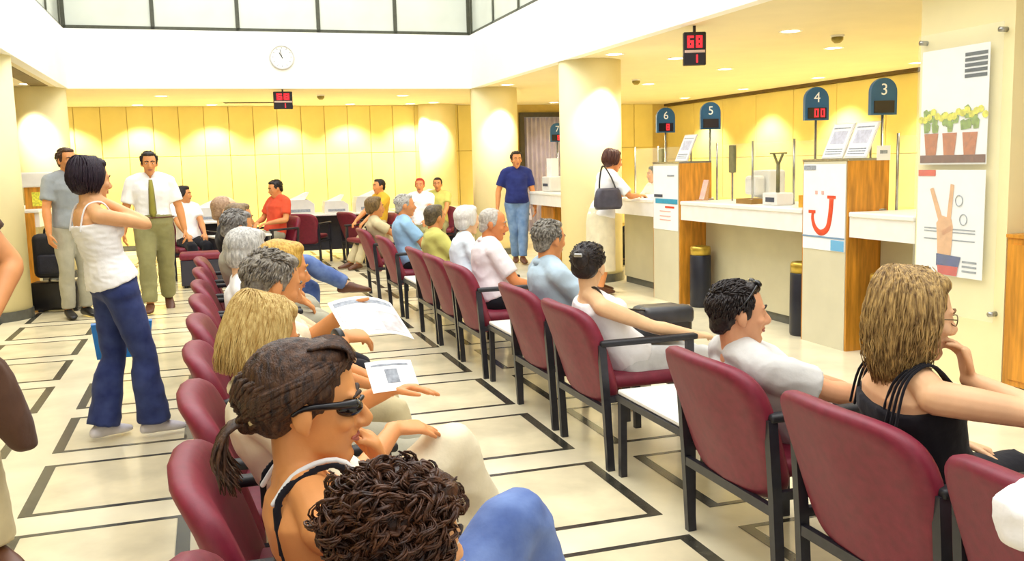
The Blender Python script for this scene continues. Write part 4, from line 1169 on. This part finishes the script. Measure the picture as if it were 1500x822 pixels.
# ------------------------------------------------------------------ things on and around the counters
M_blue = mat('blue_sign', (40, 92, 132), 0.4, 0.05, 10); M_led = mat('red_led', (236, 34, 44), 0.4, 0, emit=1.4); M_dark = mat('display_black', (32, 22, 26), 0.2, 0.05, 20)
M_gold = mat('brass', (196, 166, 70), 0.3, 0.1, 12, metal=0.7); M_bin = mat('bin_black', (28, 30, 44), 0.35, 0.08, 15)
M_plast = mat('pale_grey_plastic', (226, 224, 218), 0.45, 0.02, 10); M_ink = mat('grey_print', (150, 156, 166), 0.7, 0.15, 60); M_inkd = mat('dark_print', (70, 74, 86), 0.7, 0.1, 60)
M_teal = mat('turquoise_print', (56, 156, 190), 0.6, 0.05, 20); M_orange = mat('orange_red_print', (222, 78, 40), 0.6, 0.05, 20); M_green = mat('leaf_green_print', (138, 164, 70), 0.6, 0.2, 30)
M_yelp = mat('yellow_flower_print', (226, 220, 70), 0.6, 0.15, 40); M_terra = mat('terracotta_print', (192, 112, 62), 0.6, 0.1, 30); M_shelf = mat('shelf_print', (118, 68, 46), 0.6, 0.15, 30)
M_flesh = mat('skin_print', (228, 176, 128), 0.6, 0.06, 20); M_bluep = mat('blue_print', (60, 70, 130), 0.6, 0.1, 20); M_redp = mat('red_print', (206, 60, 50), 0.6, 0.05, 20)

SEG = {'0': 'abcdef', '1': 'bc', '2': 'abged', '3': 'abgcd', '4': 'fgbc', '5': 'afgcd', '6': 'afgedc', '7': 'abc', '8': 'abcdefg', '9': 'abcdfg'}
def led_digits(txt, w, h, pitch, t=.012, y=-.001):
    """seven-segment digits in the xz plane, centred"""
    m_ = MB(); x0 = -(len(txt) - 1) * pitch / 2
    for i, ch in enumerate(txt):
        cx = x0 + i * pitch
        S = {'a': (cx - w / 2, cx + w / 2, h / 2 - t, h / 2), 'g': (cx - w / 2, cx + w / 2, -t / 2, t / 2), 'd': (cx - w / 2, cx + w / 2, -h / 2, -h / 2 + t),
             'f': (cx - w / 2, cx - w / 2 + t, 0, h / 2), 'b': (cx + w / 2 - t, cx + w / 2, 0, h / 2), 'e': (cx - w / 2, cx - w / 2 + t, -h / 2, 0), 'c': (cx + w / 2 - t, cx + w / 2, -h / 2, 0)}
        for k in SEG[ch]:
            a, b, c, d = S[k]; m_.box(a, b, y - .002, y, c, d)
    return m_

def window_sign(num, y, x=4.9, led=None, label=''):
    t = thing('window_sign', label, 'sign', (x, y, 1.07), R(-10), 'arched blue window number signs')
    MB().lathe([(.045, 0), (.045, .012), (.012, .016), (.01, .72)], n=12).build('pole', M_chrome, t, True)
    w, zb, zt = .105, .72, .99
    pts = [(-w, zb), (w, zb), (w, zt - .10)] + [(w * math.cos(a), zt - .10 + .105 * math.sin(a)) for a in [math.pi * k / 14 for k in range(1, 14)]] + [(-w, zt - .10)]
    MB().prism(pts, -.02, .02).build('board', M_blue, t)
    MB().box(-.082, .082, -.026, -.02, zb + .015, zb + .105).build('screen', M_dark, t)
    o = link('number', text_mesh(num, .12, M_white, 'number'), t, (0, -.0215, zt - .085)); o.rotation_euler = (R(90), 0, 0)
    if led:
        o = led_digits(led, .036, .07, .055, .010).build('led_digits', M_led, t); o.location = (.02, -.026, zb + .06)
window_sign('3', 5.98, label='arched blue sign with white 3 and blank dark screen')
window_sign('4', 6.80, led='00', label='arched blue sign with white 4 and red digits')
window_sign('5', 8.63, label='arched blue sign behind the far pillar with blank dark screen', x=4.95)
window_sign('6', 9.52, led='8', label='arched blue sign with red digits nearest the cream column')
window_sign('7', 13.1, led='8', x=4.97, label='small sign with red digits beyond the cream column')

def glass_screen(label, y0, y1):
    t = thing('glass_screen', label, 'glass screen', (4.99, y0, 1.07), 0, 'teller glass screens')
    n = max(1, round((y1 - y0) / .62)); w = (y1 - y0) / n
    for i in range(n): MB().box(-.004, .004, i * w + .012, (i + 1) * w - .012, .03, .56).build('pane', M_clear, t)
    for i in range(n + 1): MB().lathe([(.011, 0), (.011, .58)], (0, min(max(i * w, .012), y1 - y0 - .012), 0), 10).build('post', M_chrome, t, True)
glass_screen('clear glass screen between the two poster pillars', 6.56, 8.57)
glass_screen('clear glass screen beside the plant poster wall', 5.27, 5.92)
glass_screen('clear glass screen on the far counter section', 9.24, 10.5)
glass_screen('clear glass screen beyond the cream column', 11.45, 13.0)

def monitor(label, x, y, rz, s=1.0):
    t = thing('monitor', label, 'monitor', (x, y, 1.07), R(rz), 'pale monitors on the counter')
    MB().rbox(-.13 * s, .13 * s, -.10 * s, .10 * s, 0, .025, .008, 1).build('foot', M_plast, t)
    MB().rbox(-.18 * s, .18 * s, -.20 * s, .02 * s, .03, .35 * s, .02, 2).build('screen_case', M_plast, t)
    MB().rbox(-.12 * s, .12 * s, .02 * s, .16 * s, .06, .29 * s, .03, 2).build('rear_case', M_plast, t)
    MB().box(-.14 * s, .14 * s, -.203 * s, -.199 * s, .08, .31 * s).build('screen', mat('screen_glass', (120, 132, 130), .1, 0), t)
monitor('pale grey monitor seen from behind next to window sign 5', 5.19, 8.05, 90, .85)
monitor('pale grey monitor by window sign 3', 5.19, 5.55, 90, .9)
st = thing('desk_stand', 'white box with dark stem and Y-shaped top on the counter', 'stand', (4.82, 7.22, 1.07))
MB().rbox(-.09, .09, -.11, .11, 0, .11, .012, 2).build('box', M_plast, st)
MB().box(-.095, -.091, -.08, .05, .03, .07).build('label_plate', M_inkd, st)
MB().lathe([(.017, .11), (.017, .36)], n=10).build('stem', mat('olive_metal', (110, 108, 70), .4, .1, 20), st, True)
for sd in (1, -1): MB().bar((0, 0, .35), (0, sd * .07, .45), .016).build('arm', mat('olive_metal', (110, 108, 70)), st)
MB().bar((0, -.12, .455), (0, .12, .455), .018, .014).build('top_bar', mat('olive_metal', (110, 108, 70)), st)
def intercom(label, y):
    t = thing('intercom', label, 'intercom', (4.965, y, 1.10), 0, 'dark intercom panels on the glass')
    MB().rbox(-.018, .018, -.045, .045, .25, .52, .006, 1).build('panel', mat('olive_grey_plastic', (126, 124, 88), .5, .08, 20), t)
    MB().bar((0, 0, -.03), (0, 0, .26), .014).build('stalk', M_chrome, t)
intercom('dark intercom panel on the glass right of the pink leaflet holder', 8.22)
intercom('dark intercom panel on the glass behind the counter woman', 9.75)
for lb, y, c, sx, h in (('brown tray of slips on the counter', 7.62, (150, 112, 50), .13, .045), ('orange box on the counter beside the smile pillar', 6.7, (222, 160, 40), .07, .10)):
    t = thing('tray', lb, 'tray', (4.80, y, 1.07)); M_ = mat('tray_%d' % c[0], c, .5, .08, 12)
    MB().box(-.08, .08, -sx, sx, 0, .012).build('bottom', M_, t)
    for a in ((-.08, -.072, -sx, sx), (.072, .08, -sx, sx), (-.072, .072, -sx, -sx + .008), (-.072, .072, sx - .008, sx)): MB().box(*a, .012, h).build('side', M_, t)
    MB().box(-.06, .06, -sx + .02, sx - .02, .0125, h * .8).build('slips', M_paper, t)
lf = thing('leaflet_holder', 'small pinkish leaflet holder beside the turquoise-banded pillar', 'leaflet holder', (4.74, 8.44, 1.07))
MB().prism([(-.03, 0), (.05, 0), (.07, .20), (.05, .20), (.0, .015), (-.03, .015)], -.05, .05).build('stand', M_clear, lf)
MB().prism([(.0, .016), (.008, .016), (.062, .21), (.054, .21)], -.045, .045).build('leaflet', mat('pink_leaflet', (240, 196, 186), .6, .08, 20), lf)
nt_ = thing('notice', 'small white notice clipped to the pole of window sign 3', 'notice', (4.89, 5.96, 1.45), R(-10))
MB().box(-.055, .055, -.021, -.017, 0, .11).build('sheet', M_paper, nt_); MB().box(-.03, .03, -.0225, -.021, .05, .075).build('print', M_ink, nt_); MB().box(-.012, .012, -.017, -.010, .03, .08).build('clip', M_chrome, nt_)

# slanted leaflet boards on the pillars
def slant_board(label, y, w, h=.30):
    t = thing('leaflet_board', label, 'leaflet board', (XF + .16, y, 1.47), 0, 'slanted boards on the counter pillars')
    M_ = Matrix.Rotation(R(24), 4, 'Y')
    MB().box(-.006, .006, -w / 2, w / 2, 0, h).xform(M_).build('board', M_plast, t)
    MB().box(-.010, -.006, -w / 2 + .012, w / 2 - .012, .012, h - .012).xform(M_).build('sheet', M_paper, t)
    MB().box(-.0115, -.010, -w / 2 + .045, w / 2 - .045, .12, .23).xform(M_).build('picture', mat('pale_violet_print', (206, 208, 226), .6, .08, 30), t)
    for z in (.03, .05, .07, .25): MB().box(-.0115, -.010, -w / 2 + .03, w / 2 - .03, z, z + .009).xform(M_).build('text_line', M_ink, t)
    MB().bar((.07, -w / 3, .0), (.07, -w / 3, .17), .012).build('prop', M_chrome, t); MB().bar((.07, w / 3, .0), (.07, w / 3, .17), .012).build('prop', M_chrome, t)
slant_board('slanted white leaflet board on the smile pillar, farther one', 6.36, .26)
slant_board('slanted white leaflet board on the smile pillar, nearer one', 6.08, .26)
slant_board('slanted white leaflet board on the turquoise-banded pillar', 8.86, .26)

# posters on the pillars
def on_x(x, y0, y1, z0, z1, d=.004): return MB().box(x - d, x, y0, y1, z0, z1)
ps = thing('poster', 'white poster with an orange-red smile stroke on the counter pillar', 'poster', (XF, 6.235, 0))
on_x(-.001, -.262, .262, .76, 1.43).build('sheet', M_paper, ps)
pts = [(0, .13, 1.06), (0, .135, 1.0), (0, .10, .93), (0, .03, .895), (0, -.05, .93), (0, -.085, 1.03), (0, -.10, 1.17)]
m_ = MB().limb([Vector((-.006, b, c)) for a, b, c in pts], [.015, .019, .022, .024, .026, .027, .027], 10, 5, 'flat', .2, (1, 0, 0))
m_.build('smile_stroke', M_orange, ps, True)
on_x(-.005, .10, .185, 1.045, 1.068).build('stroke_serif', M_orange, ps); on_x(-.005, -.15, -.05, 1.165, 1.188).build('stroke_serif', M_orange, ps)
for y in (.09, .01): on_x(-.005, y - .014, y + .014, 1.195, 1.222).build('dot', mat('pink_print', (236, 178, 170), .6, 0), ps)
on_x(-.005, -.262, .262, .855, .868).build('blue_rule', mat('steel_blue_print', (120, 150, 180), .6, 0), ps); on_x(-.005, -.255, -.10, .765, .845).build('blue_square', mat('sky_blue_print', (110, 178, 222), .6, 0), ps)
on_x(-.005, .10, .25, 1.385, 1.42).build('text_block', M_ink, ps)
ps = thing('poster', 'white poster with a turquoise band on the farther counter pillar', 'poster', (XF, 8.9, 0))
on_x(-.001, -.275, .275, .76, 1.43).build('sheet', M_paper, ps)
on_x(-.005, -.27, .22, 1.035, 1.085).build('turquoise_band', M_teal, ps); on_x(-.005, .06, .25, 1.10, 1.13).build('text_block', M_inkd, ps)
on_x(-.005, -.20, -.05, 1.32, 1.335).build('text_line', M_ink, ps)
for z in (.86, .90, .95): on_x(-.005, -.12, .12, z, z + .01).build('text_line', mat('pink_print', (236, 178, 170)), ps)
on_x(-.005, -.2, .0, .99, 1.01).build('text_line', M_orange, ps)

# clear panel with two posters on the pilaster
pf = thing('acrylic_sign_holder', 'clear acrylic panel with metal standoffs on the cream pilaster', 'panel', (XF, 4.85, 0))
on_x(-.034, -.345, .355, .45, 2.26, .006).build('acrylic_sheet', M_clear, pf)
for y in (-.32, .335):
    for z in (.50, 2.215): MB().lathe([(.016, 0), (.016, .055)], n=12).xform(Matrix.Translation((.01, y, z)) @ Matrix.Rotation(R(-90), 4, 'Y')).build('standoff', M_chrome, pf, True)
def flat(pts, x=-.029, d=.0012): return MB().prism(pts, x - d, x, 'x')
p1 = thing('poster', 'poster with three potted yellow flowers on a brown shelf, on the pilaster', 'poster', (XF, 4.90, 0))
on_x(-.022, -.285, .28, 1.42, 2.155, .003).build('sheet', M_paper, p1)
on_x(-.027, -.28, .275, 1.43, 1.48, .0012).build('shelf', M_shelf, p1)
q = random.Random(4)
for y in (.18, .02, -.15):
    flat([(y - .045, 1.48), (y + .045, 1.48), (y + .062, 1.62), (y - .062, 1.62)], -.027).build('pot', M_terra, p1)
    for k in range(9):
        a = y + q.uniform(-.055, .055); z = 1.62 + q.uniform(0, .10); h = q.uniform(.04, .07)
        flat([(a - .02, z), (a + .02, z - .004), (a + .028, z + h), (a, z + h * 1.2), (a - .026, z + h * .8)], -.027 - .0002 * k).build('leaf', M_green, p1)
for k in range(16):
    a = -.27 + .54 * k / 15; z = 1.73 + q.uniform(-.02, .03)
    flat([(a + .026 * math.cos(t), z + .024 * math.sin(t)) for t in [2 * math.pi * i / 7 for i in range(7)]], -.0295 - .0001 * k).build('flower', M_yelp, p1)
for k in range(5): on_x(-.026, -.27, -.09, 1.955 + k * .033, 1.977 + k * .033, .001).build('text_line', M_inkd, p1)
p2 = thing('poster', 'poster with a raised hand making a V sign, on the pilaster', 'poster', (XF, 4.90, 0))
on_x(-.022, -.285, .29, .70, 1.385, .003).build('sheet', M_paper, p2)
on_x(-.027, .13, .285, 1.345, 1.385, .0012).build('orange_tag', M_orange, p2)
flat([(.09, .80), (-.02, .80), (-.03, .92), (-.035, 1.02), (-.02, 1.07), (.06, 1.09), (.11, 1.04), (.10, .95)], -.027).build('palm_print', M_flesh, p2)
flat([(.09, 1.05), (.06, 1.08), (.145, 1.27), (.175, 1.26)], -.0275).build('finger_print', M_flesh, p2)
flat([(.02, 1.07), (-.015, 1.06), (-.035, 1.29), (-.005, 1.295)], -.0275).build('finger_print', M_flesh, p2)
flat([(-.02, 1.03), (-.03, 1.0), (.05, .96), (.06, .99)], -.028).build('thumb_print', mat('skin_print_dark', (212, 152, 104), .6, .06, 20), p2)
flat([(.10, .76), (-.09, .76), (-.11, .83), (.10, .84)], -.0285).build('cuff_print', M_bluep, p2)
flat([(.08, .705), (-.08, .705), (-.09, .765), (.09, .765)], -.029).build('sleeve_print', M_redp, p2)
for y, z in ((-.08, 1.19), (-.12, 1.07)):
    pts = [Vector((-.028, y + .03 * math.cos(a), z + .035 * math.sin(a))) for a in [2 * math.pi * k / 14 for k in range(15)]]
    MB().limb(pts, [.003] * 15, 5, 1, 'flat').build('ring_print', M_ink, p2)
for z in (.93, .98, 1.0): on_x(-.026, -.22, .22, z, z + .008, .0008).build('text_line', M_ink, p2)
for k in range(3): on_x(-.026, -.24, -.12, .735 + k * .03, .748 + k * .03, .0008).build('text_line', M_ink, p2)

# bins under the counter
def bin_(label, x, y, h=.62):
    t = thing('waste_bin', label, 'bin', (x, y, 0), 0, 'black waste bins under the counter')
    MB().lathe([(.098, 0), (.105, .02), (.105, h - .10), (.10, h - .09)], n=24).build('body', M_bin, t, True)
    MB().lathe([(.103, h - .09), (.104, h - .02), (.095, h - .004), (.07, h), (.066, h - .03)], n=24).build('lid', M_gold, t, True)
bin_('black bin with brass lid beside the turquoise-banded pillar', 4.72, 8.42)
bin_('black bin with brass lid at the far side of the smile pillar', 4.71, 6.68)
bin_('black bin with brass lid in the bay by the plant poster', 4.74, 5.72)

# hanging number displays
def number_display(label, x, y, rz, w, z0, z1, a, b):
    t = thing('number_display', label, 'display', (x, y, 0), R(rz), 'hanging red number displays')
    zm = z0 + (z1 - z0) * .42
    MB().rbox(-w / 2, w / 2, -.035, .035, z0, z1, .008, 1).build('case', M_dark, t)
    MB().box(-w / 2 + .01, w / 2 - .01, -.038, -.035, zm - .012, zm + .012).build('label_strip', mat('pale_strip', (220, 190, 180), .5, 0), t)
    o = led_digits(a, w * .28, (z1 - z0) * .36, w * .38, .022).build('led_digits', M_led, t); o.location = (.0, -.036, zm + (z1 - z0) * .29)
    o = led_digits(b, w * .16, (z1 - z0) * .24, w * .3, .014).build('led_digits', M_led, t); o.location = (w * .05, -.036, z0 + (z1 - z0) * .2)
    MB().bar((0, 0, z1), (0, 0, ZC), .025).build('hanger', M_dark, t)
number_display('number display hanging under the clock at the back', 1.23, 15.28, 0, .29, 2.42, 2.69, '68', '1')
number_display('number display hanging from the ceiling on the right', 4.42, 8.0, -20, .21, 2.36, 2.665, '68', '1')

# clock
ck = thing('wall_clock', 'round white wall clock on the gallery band', 'clock', (1.23, YF, 3.19))
Mx = Matrix.Rotation(R(90), 4, 'X')
MB().lathe([(.185, 0), (.19, .02), (.18, .035), (.165, .035), (.165, .02)], n=36).xform(Mx).build('rim', mat('clock_rim', (206, 206, 208), .35, .03, 10), ck, True)
MB().lathe([(.168, .001), (.168, .022)], n=36).xform(Mx).build('dial', M_white, ck)
for k in range(12):
    a = 2 * math.pi * k / 12
    MB().box(-.005, .005, -.0245, -.022, .125, .15).xform(Matrix.Rotation(a, 4, 'Y')).build('hour_mark', M_ink, ck)
for a, L, w in ((R(-30), .08, .012), (R(-12), .12, .008)): MB().box(-w / 2, w / 2, -.027, -.0245, -.02, L).xform(Matrix.Rotation(a, 4, 'Y')).build('hand', M_inkd, ck)

# smoke detectors on the ceiling
for lb, x, y in (('small dark detector on the ceiling over the tellers', 6.3, 8.4), ('small dark detector on the ceiling near the far column', 6.4, 13.4), ('small dark detector on the ceiling at the back', 1.95, 16.4)):
    t = thing('smoke_detector', lb, 'detector', (x, y, ZC - .05), 0, 'ceiling detectors')
    MB().lathe([(.03, -.03), (.06, 0), (.06, .03)], n=16).build('cap', mat('detector_olive', (150, 134, 60), .5, .08, 12), t, True); MB().lathe([(.07, .03), (.07, .05)], n=16).build('base_plate', M_white, t)
vent = thing('air_vent', 'long dark air vent in the ceiling at the back', 'vent', (1.0, 18.2, ZC))
MB().box(-.6, .6, -.06, .06, -.008, .01).build('frame', mat('vent_grey', (120, 112, 80), .5, .05, 10), vent)
for k in range(4): MB().box(-.58, .58, -.045 + k * .028, -.035 + k * .028, -.014, -.008).build('slat', mat('vent_dark', (82, 76, 54), .5, .05, 10), vent)

# ------------------------------------------------------------------ furniture at the back
M_desk = mat('desk_dark', (52, 50, 62), .5, .08, 8)
def desk(label, x, y, w, d, rz=0.0, h=.74):
    t = thing('desk', label, 'desk', (x, y, 0), R(rz), 'desks at the back')
    MB().rbox(-w / 2, w / 2, -d / 2, d / 2, h - .03, h, .006, 1).build('desk_top', M_worktop, t)
    MB().box(-w / 2 + .04, w / 2 - .04, d / 2 - .12, d / 2 - .10, .1, h - .03).build('front_panel', M_desk, t)
    for sx in (-w / 2 + .02, w / 2 - .05): MB().box(sx, sx + .03, -d / 2 + .03, d / 2 - .03, 0, h - .03).build('side_panel', M_desk, t)
desk('white-topped desk with office machines behind the empty maroon chairs', 2.0, 16.0, 2.0, .7)
desk('white-topped desk by the far column', 3.75, 16.4, 1.3, .7)
desk('low white table in front of the man in the red shirt', .40, 13.62, .75, .5, 20, .60)
desk('small desk with a grey machine behind the man with the tie', -.05, 15.0, .8, .6)
def office(label, x, y, z, sx, sy, h, rz=0, name='printer'):
    t = thing(name, label, 'printer', (x, y, z), R(rz))
    MB().prism([(-sx, 0), (sx, 0), (sx, h * .7), (sx * .6, h), (-sx * .9, h), (-sx, h * .6)], -sy, sy).build('case', M_plast, t)
    MB().box(-sx * .7, sx * .7, -sy - .004, -sy, h * .15, h * .35).build('slot', M_ink, t)
    MB().prism([(-sx * .6, h), (sx * .4, h), (sx * .7, h * 1.5), (sx * .6, h * 1.52)], -sy * .7, sy * .7).build('paper_tray', M_paper, t)
office('white printer at the left end of the back desk', 1.45, 16.0, .74, .24, .2, .24)
office('white printer in the middle of the back desk', 2.05, 16.0, .74, .2, .2, .2)
office('large white printer at the right end of the back desk', 2.65, 16.0, .74, .28, .22, .26)
office('white printer on the desk by the far column', 3.65, 16.4, .74, .25, .2, .22)
office('grey-blue office machine on the small desk behind the man with the tie', -.05, 15.0, .74, .2, .18, .2)
chair('maroon chair with its back to the camera at the back desk', 1.36, 14.95, 62, 'maroon chairs at the back desks')
chair('maroon chair turned sideways near the back desk', 2.15, 14.9, 20, 'maroon chairs at the back desks')
chair('maroon chair of the man in the red shirt', 1.05, 14.3, 215, 'maroon chairs at the back desks')
chair('maroon chair of the person with the red cap', 3.25, 14.75, 250, 'maroon chairs at the back desks')
chair('maroon chair beside the person with the red cap', 3.72, 15.5, 250, 'maroon chairs at the back desks')
chair('maroon chair of the child in the yellow shirt', 2.5, 14.0, 200, 'maroon chairs at the back desks')
chair('maroon chair of the dark-haired person behind the man with the tie', -.33, 14.1, -70, 'maroon chairs at the back desks')
tb = thing('bench', 'low maroon-topped dark bench behind the man with the tie', 'bench', (-.12, 12.85, 0))
MB().rbox(-.26, .26, -.2, .2, .36, .45, .03, 2).build('seat', M_maroon, tb, True); MB().rbox(-.25, .25, -.19, .19, 0.03, .36, .01, 1).build('base', M_desk, tb)
for sx in (-.2, .2):
    for sy in (-.14, .14): MB().lathe([(.02, 0), (.02, .03)], (sx, sy, 0), 10).build('foot', M_leg, tb)

# left counter, mostly hidden by people
t = thing('counter', 'wooden-ended counter behind the man in the grey polo shirt', 'counter', (-1.95, 12.3, 0))
MB().box(-.75, 0, 0, .04, 0, 1.05).build('end_panel', M_wood, t)
MB().rbox(-.75, .06, .0, 1.9, 1.05, 1.09, .008, 1).build('worktop', M_worktop, t)
MB().box(.0, .05, .045, 1.9, .88, 1.05).build('apron', M_worktop, t); MB().box(-.3, -.26, .045, 1.9, 0, 1.05).build('front_panel', M_front, t)
t = thing('leaflet_rack', 'wooden leaflet rack with a white top on the left counter', 'rack', (-1.99, 12.75, 1.09))
MB().box(-.10, .16, -.1, .1, 0, .26).build('box', M_wood, t); MB().rbox(-.22, .22, -.14, .14, .26, .44, .02, 2).build('white_top', M_worktop, t); MB().box(-.02, .10, -.104, -.1, .03, .2).build('leaflet', M_yelp, t)
t = thing('suitcase', 'black suitcase on the floor by the left column', 'suitcase', (-1.62, 11.35, 0), R(-8))
MB().rbox(-.26, .22, -.12, .12, .02, .33, .03, 3).build('case', S_black, t, True); MB().limb([(-.08, 0, .32), (-.07, 0, .37), (.05, 0, .37), (.06, 0, .32)], [.012] * 4, 8, 3).build('handle', S_black, t, True)
for x in (-.2, .16): MB().rbox(x, x + .05, -.1, .1, 0, .03, .008, 1).build('foot', M_leg, t)
t = thing('backpack', 'black backpack beside the man in the grey polo shirt', 'backpack', (-1.66, 11.3, .38))
MB().rbox(-.17, .17, -.1, .1, 0, .48, .06, 3).build('body', mat('black_nylon', (26, 26, 36), .6, .1, 12, .2, 60), t, True)
MB().rbox(-.12, .12, -.14, -.09, .05, .26, .03, 2).build('pocket', mat('dark_blue_nylon', (36, 38, 58), .6, .1, 12, .2, 60), t, True)
MB().limb([(-.05, 0, .46), (-.03, 0, .54), (.06, 0, .53), (.07, 0, .46)], [.012] * 4, 8, 3).build('grab_handle', S_black, t, True)
# far counter section: machine behind the glass
t = thing('printer', 'white printer on the far counter section beyond the column', 'printer', (5.0, 12.1, 1.07))
t.location = (4.80, 12.85, 1.07)
MB().rbox(-.12, .12, -.16, .16, 0, .22, .02, 2).build('case', M_plast, t); MB().box(-.124, -.12, -.1, .1, .08, .12).build('slot', M_inkd, t); MB().box(-.06, .05, -.1, .1, .22, .48).build('paper_stack', M_paper, t)
t = thing('counter_cabinet', 'orange wooden cabinet under the far counter section', 'cabinet', (4.75, 12.95, 0))
MB().box(0, .12, -.28, .28, .05, .87).build('body', M_wood, t); MB().box(-.014, 0, -.26, .26, .09, .84).build('door', M_wood, t)

# ------------------------------------------------------------------ papers in people's hands
def sheet(label, name, c, u, v, w, h, marks, cat='paper', curve=.02, mt=M_paper):
    u = Vector(u).normalized(); v = Vector(v); v = (v - u * v.dot(u)).normalized(); n = u.cross(v); c = Vector(c)
    t = thing(name, label, cat, c); N = 10
    def pt(a, b, k=0.0): return u * (a * w) + v * (b * h) + n * (curve * (1 - (2 * a) ** 2) + k)
    vs = []; fs = []
    for k in (0.0, .0012):
        for i in range(N + 1):
            for b in (-.5, .5): vs.append(pt(i / N - .5, b, k))
    o = 2 * (N + 1)
    for i in range(N):
        a = 2 * i; fs += [(a, a + 1, a + 3, a + 2), (o + a, o + a + 2, o + a + 3, o + a + 1), (a, a + 2, o + a + 2, o + a), (a + 1, o + a + 1, o + a + 3, a + 3)]
    fs += [(0, o, o + 1, 1), (2 * N, 2 * N + 1, o + 2 * N + 1, o + 2 * N)]
    MB().add(vs, fs).build('sheet', mt, t)
    for (a0, a1, b0, b1, mm, nm) in marks:
        m_ = MB(); K = 5; vs = []; fs = []
        for sgn in (.0022, .0014, ):
            for i in range(K + 1):
                a = a0 + (a1 - a0) * i / K
                for b in (b0, b1): vs.append(pt(a, b, sgn))
        o = 2 * (K + 1)
        for i in range(K):
            a = 2 * i; fs += [(a, a + 2, a + 3, a + 1), (o + a, o + a + 1, o + a + 3, o + a + 2), (a, o + a, o + a + 2, a + 2), (a + 1, a + 3, o + a + 3, o + a + 1)]
        fs += [(0, 1, o + 1, o), (2 * K, o + 2 * K, o + 2 * K + 1, 2 * K + 1)]
        m_.add(vs, fs).build(nm, mm, t)
    return t
sheet('white printed sheet in the hand of the blonde woman with the bob', 'paper_sheet', (.475, 2.62, .90), (1, .15, -.05), (-.1, .75, .65), .14, .11, [(-.15, .12, -.25, .2, M_ink, 'print'), (-.4, .4, .32, .38, M_ink, 'text_line')], curve=.006)
news_marks = [(-.45 + .16 * k, -.32 + .16 * k, -.4, .25, mat('news_column', (206, 206, 210), .7, .1, 120), 'text_column') for k in range(3)] + [(.08, .44, -.42, .1, mat('news_photo', (198, 190, 190), .7, .15, 20), 'news_photo'), (-.45, .44, .32, .42, M_ink, 'headline')]
sheet('open newspaper held by the grey-haired man in the cream shirt', 'newspaper', (.535, 3.34, .945), (1, .25, -.1), (-.45, .7, .42), .25, .24, news_marks, 'newspaper', .03, mat('newsprint', (232, 232, 232), .75, .03, 12))
sheet('folded white paper in the hand of the man in the navy polo shirt', 'paper_sheet', (4.555, 13.31, .73), (1, 0, 0), (0, .2, 1), .12, .17, [(-.3, .3, -.1, .1, M_ink, 'print')], curve=.004)
sheet('white slip under the hands of the woman at the counter', 'paper_sheet', (4.78, 9.68, 1.074), (0, 1, 0), (-1, 0, 0), .22, .15, [(-.3, .3, -.1, .1, M_ink, 'print')], curve=.001)
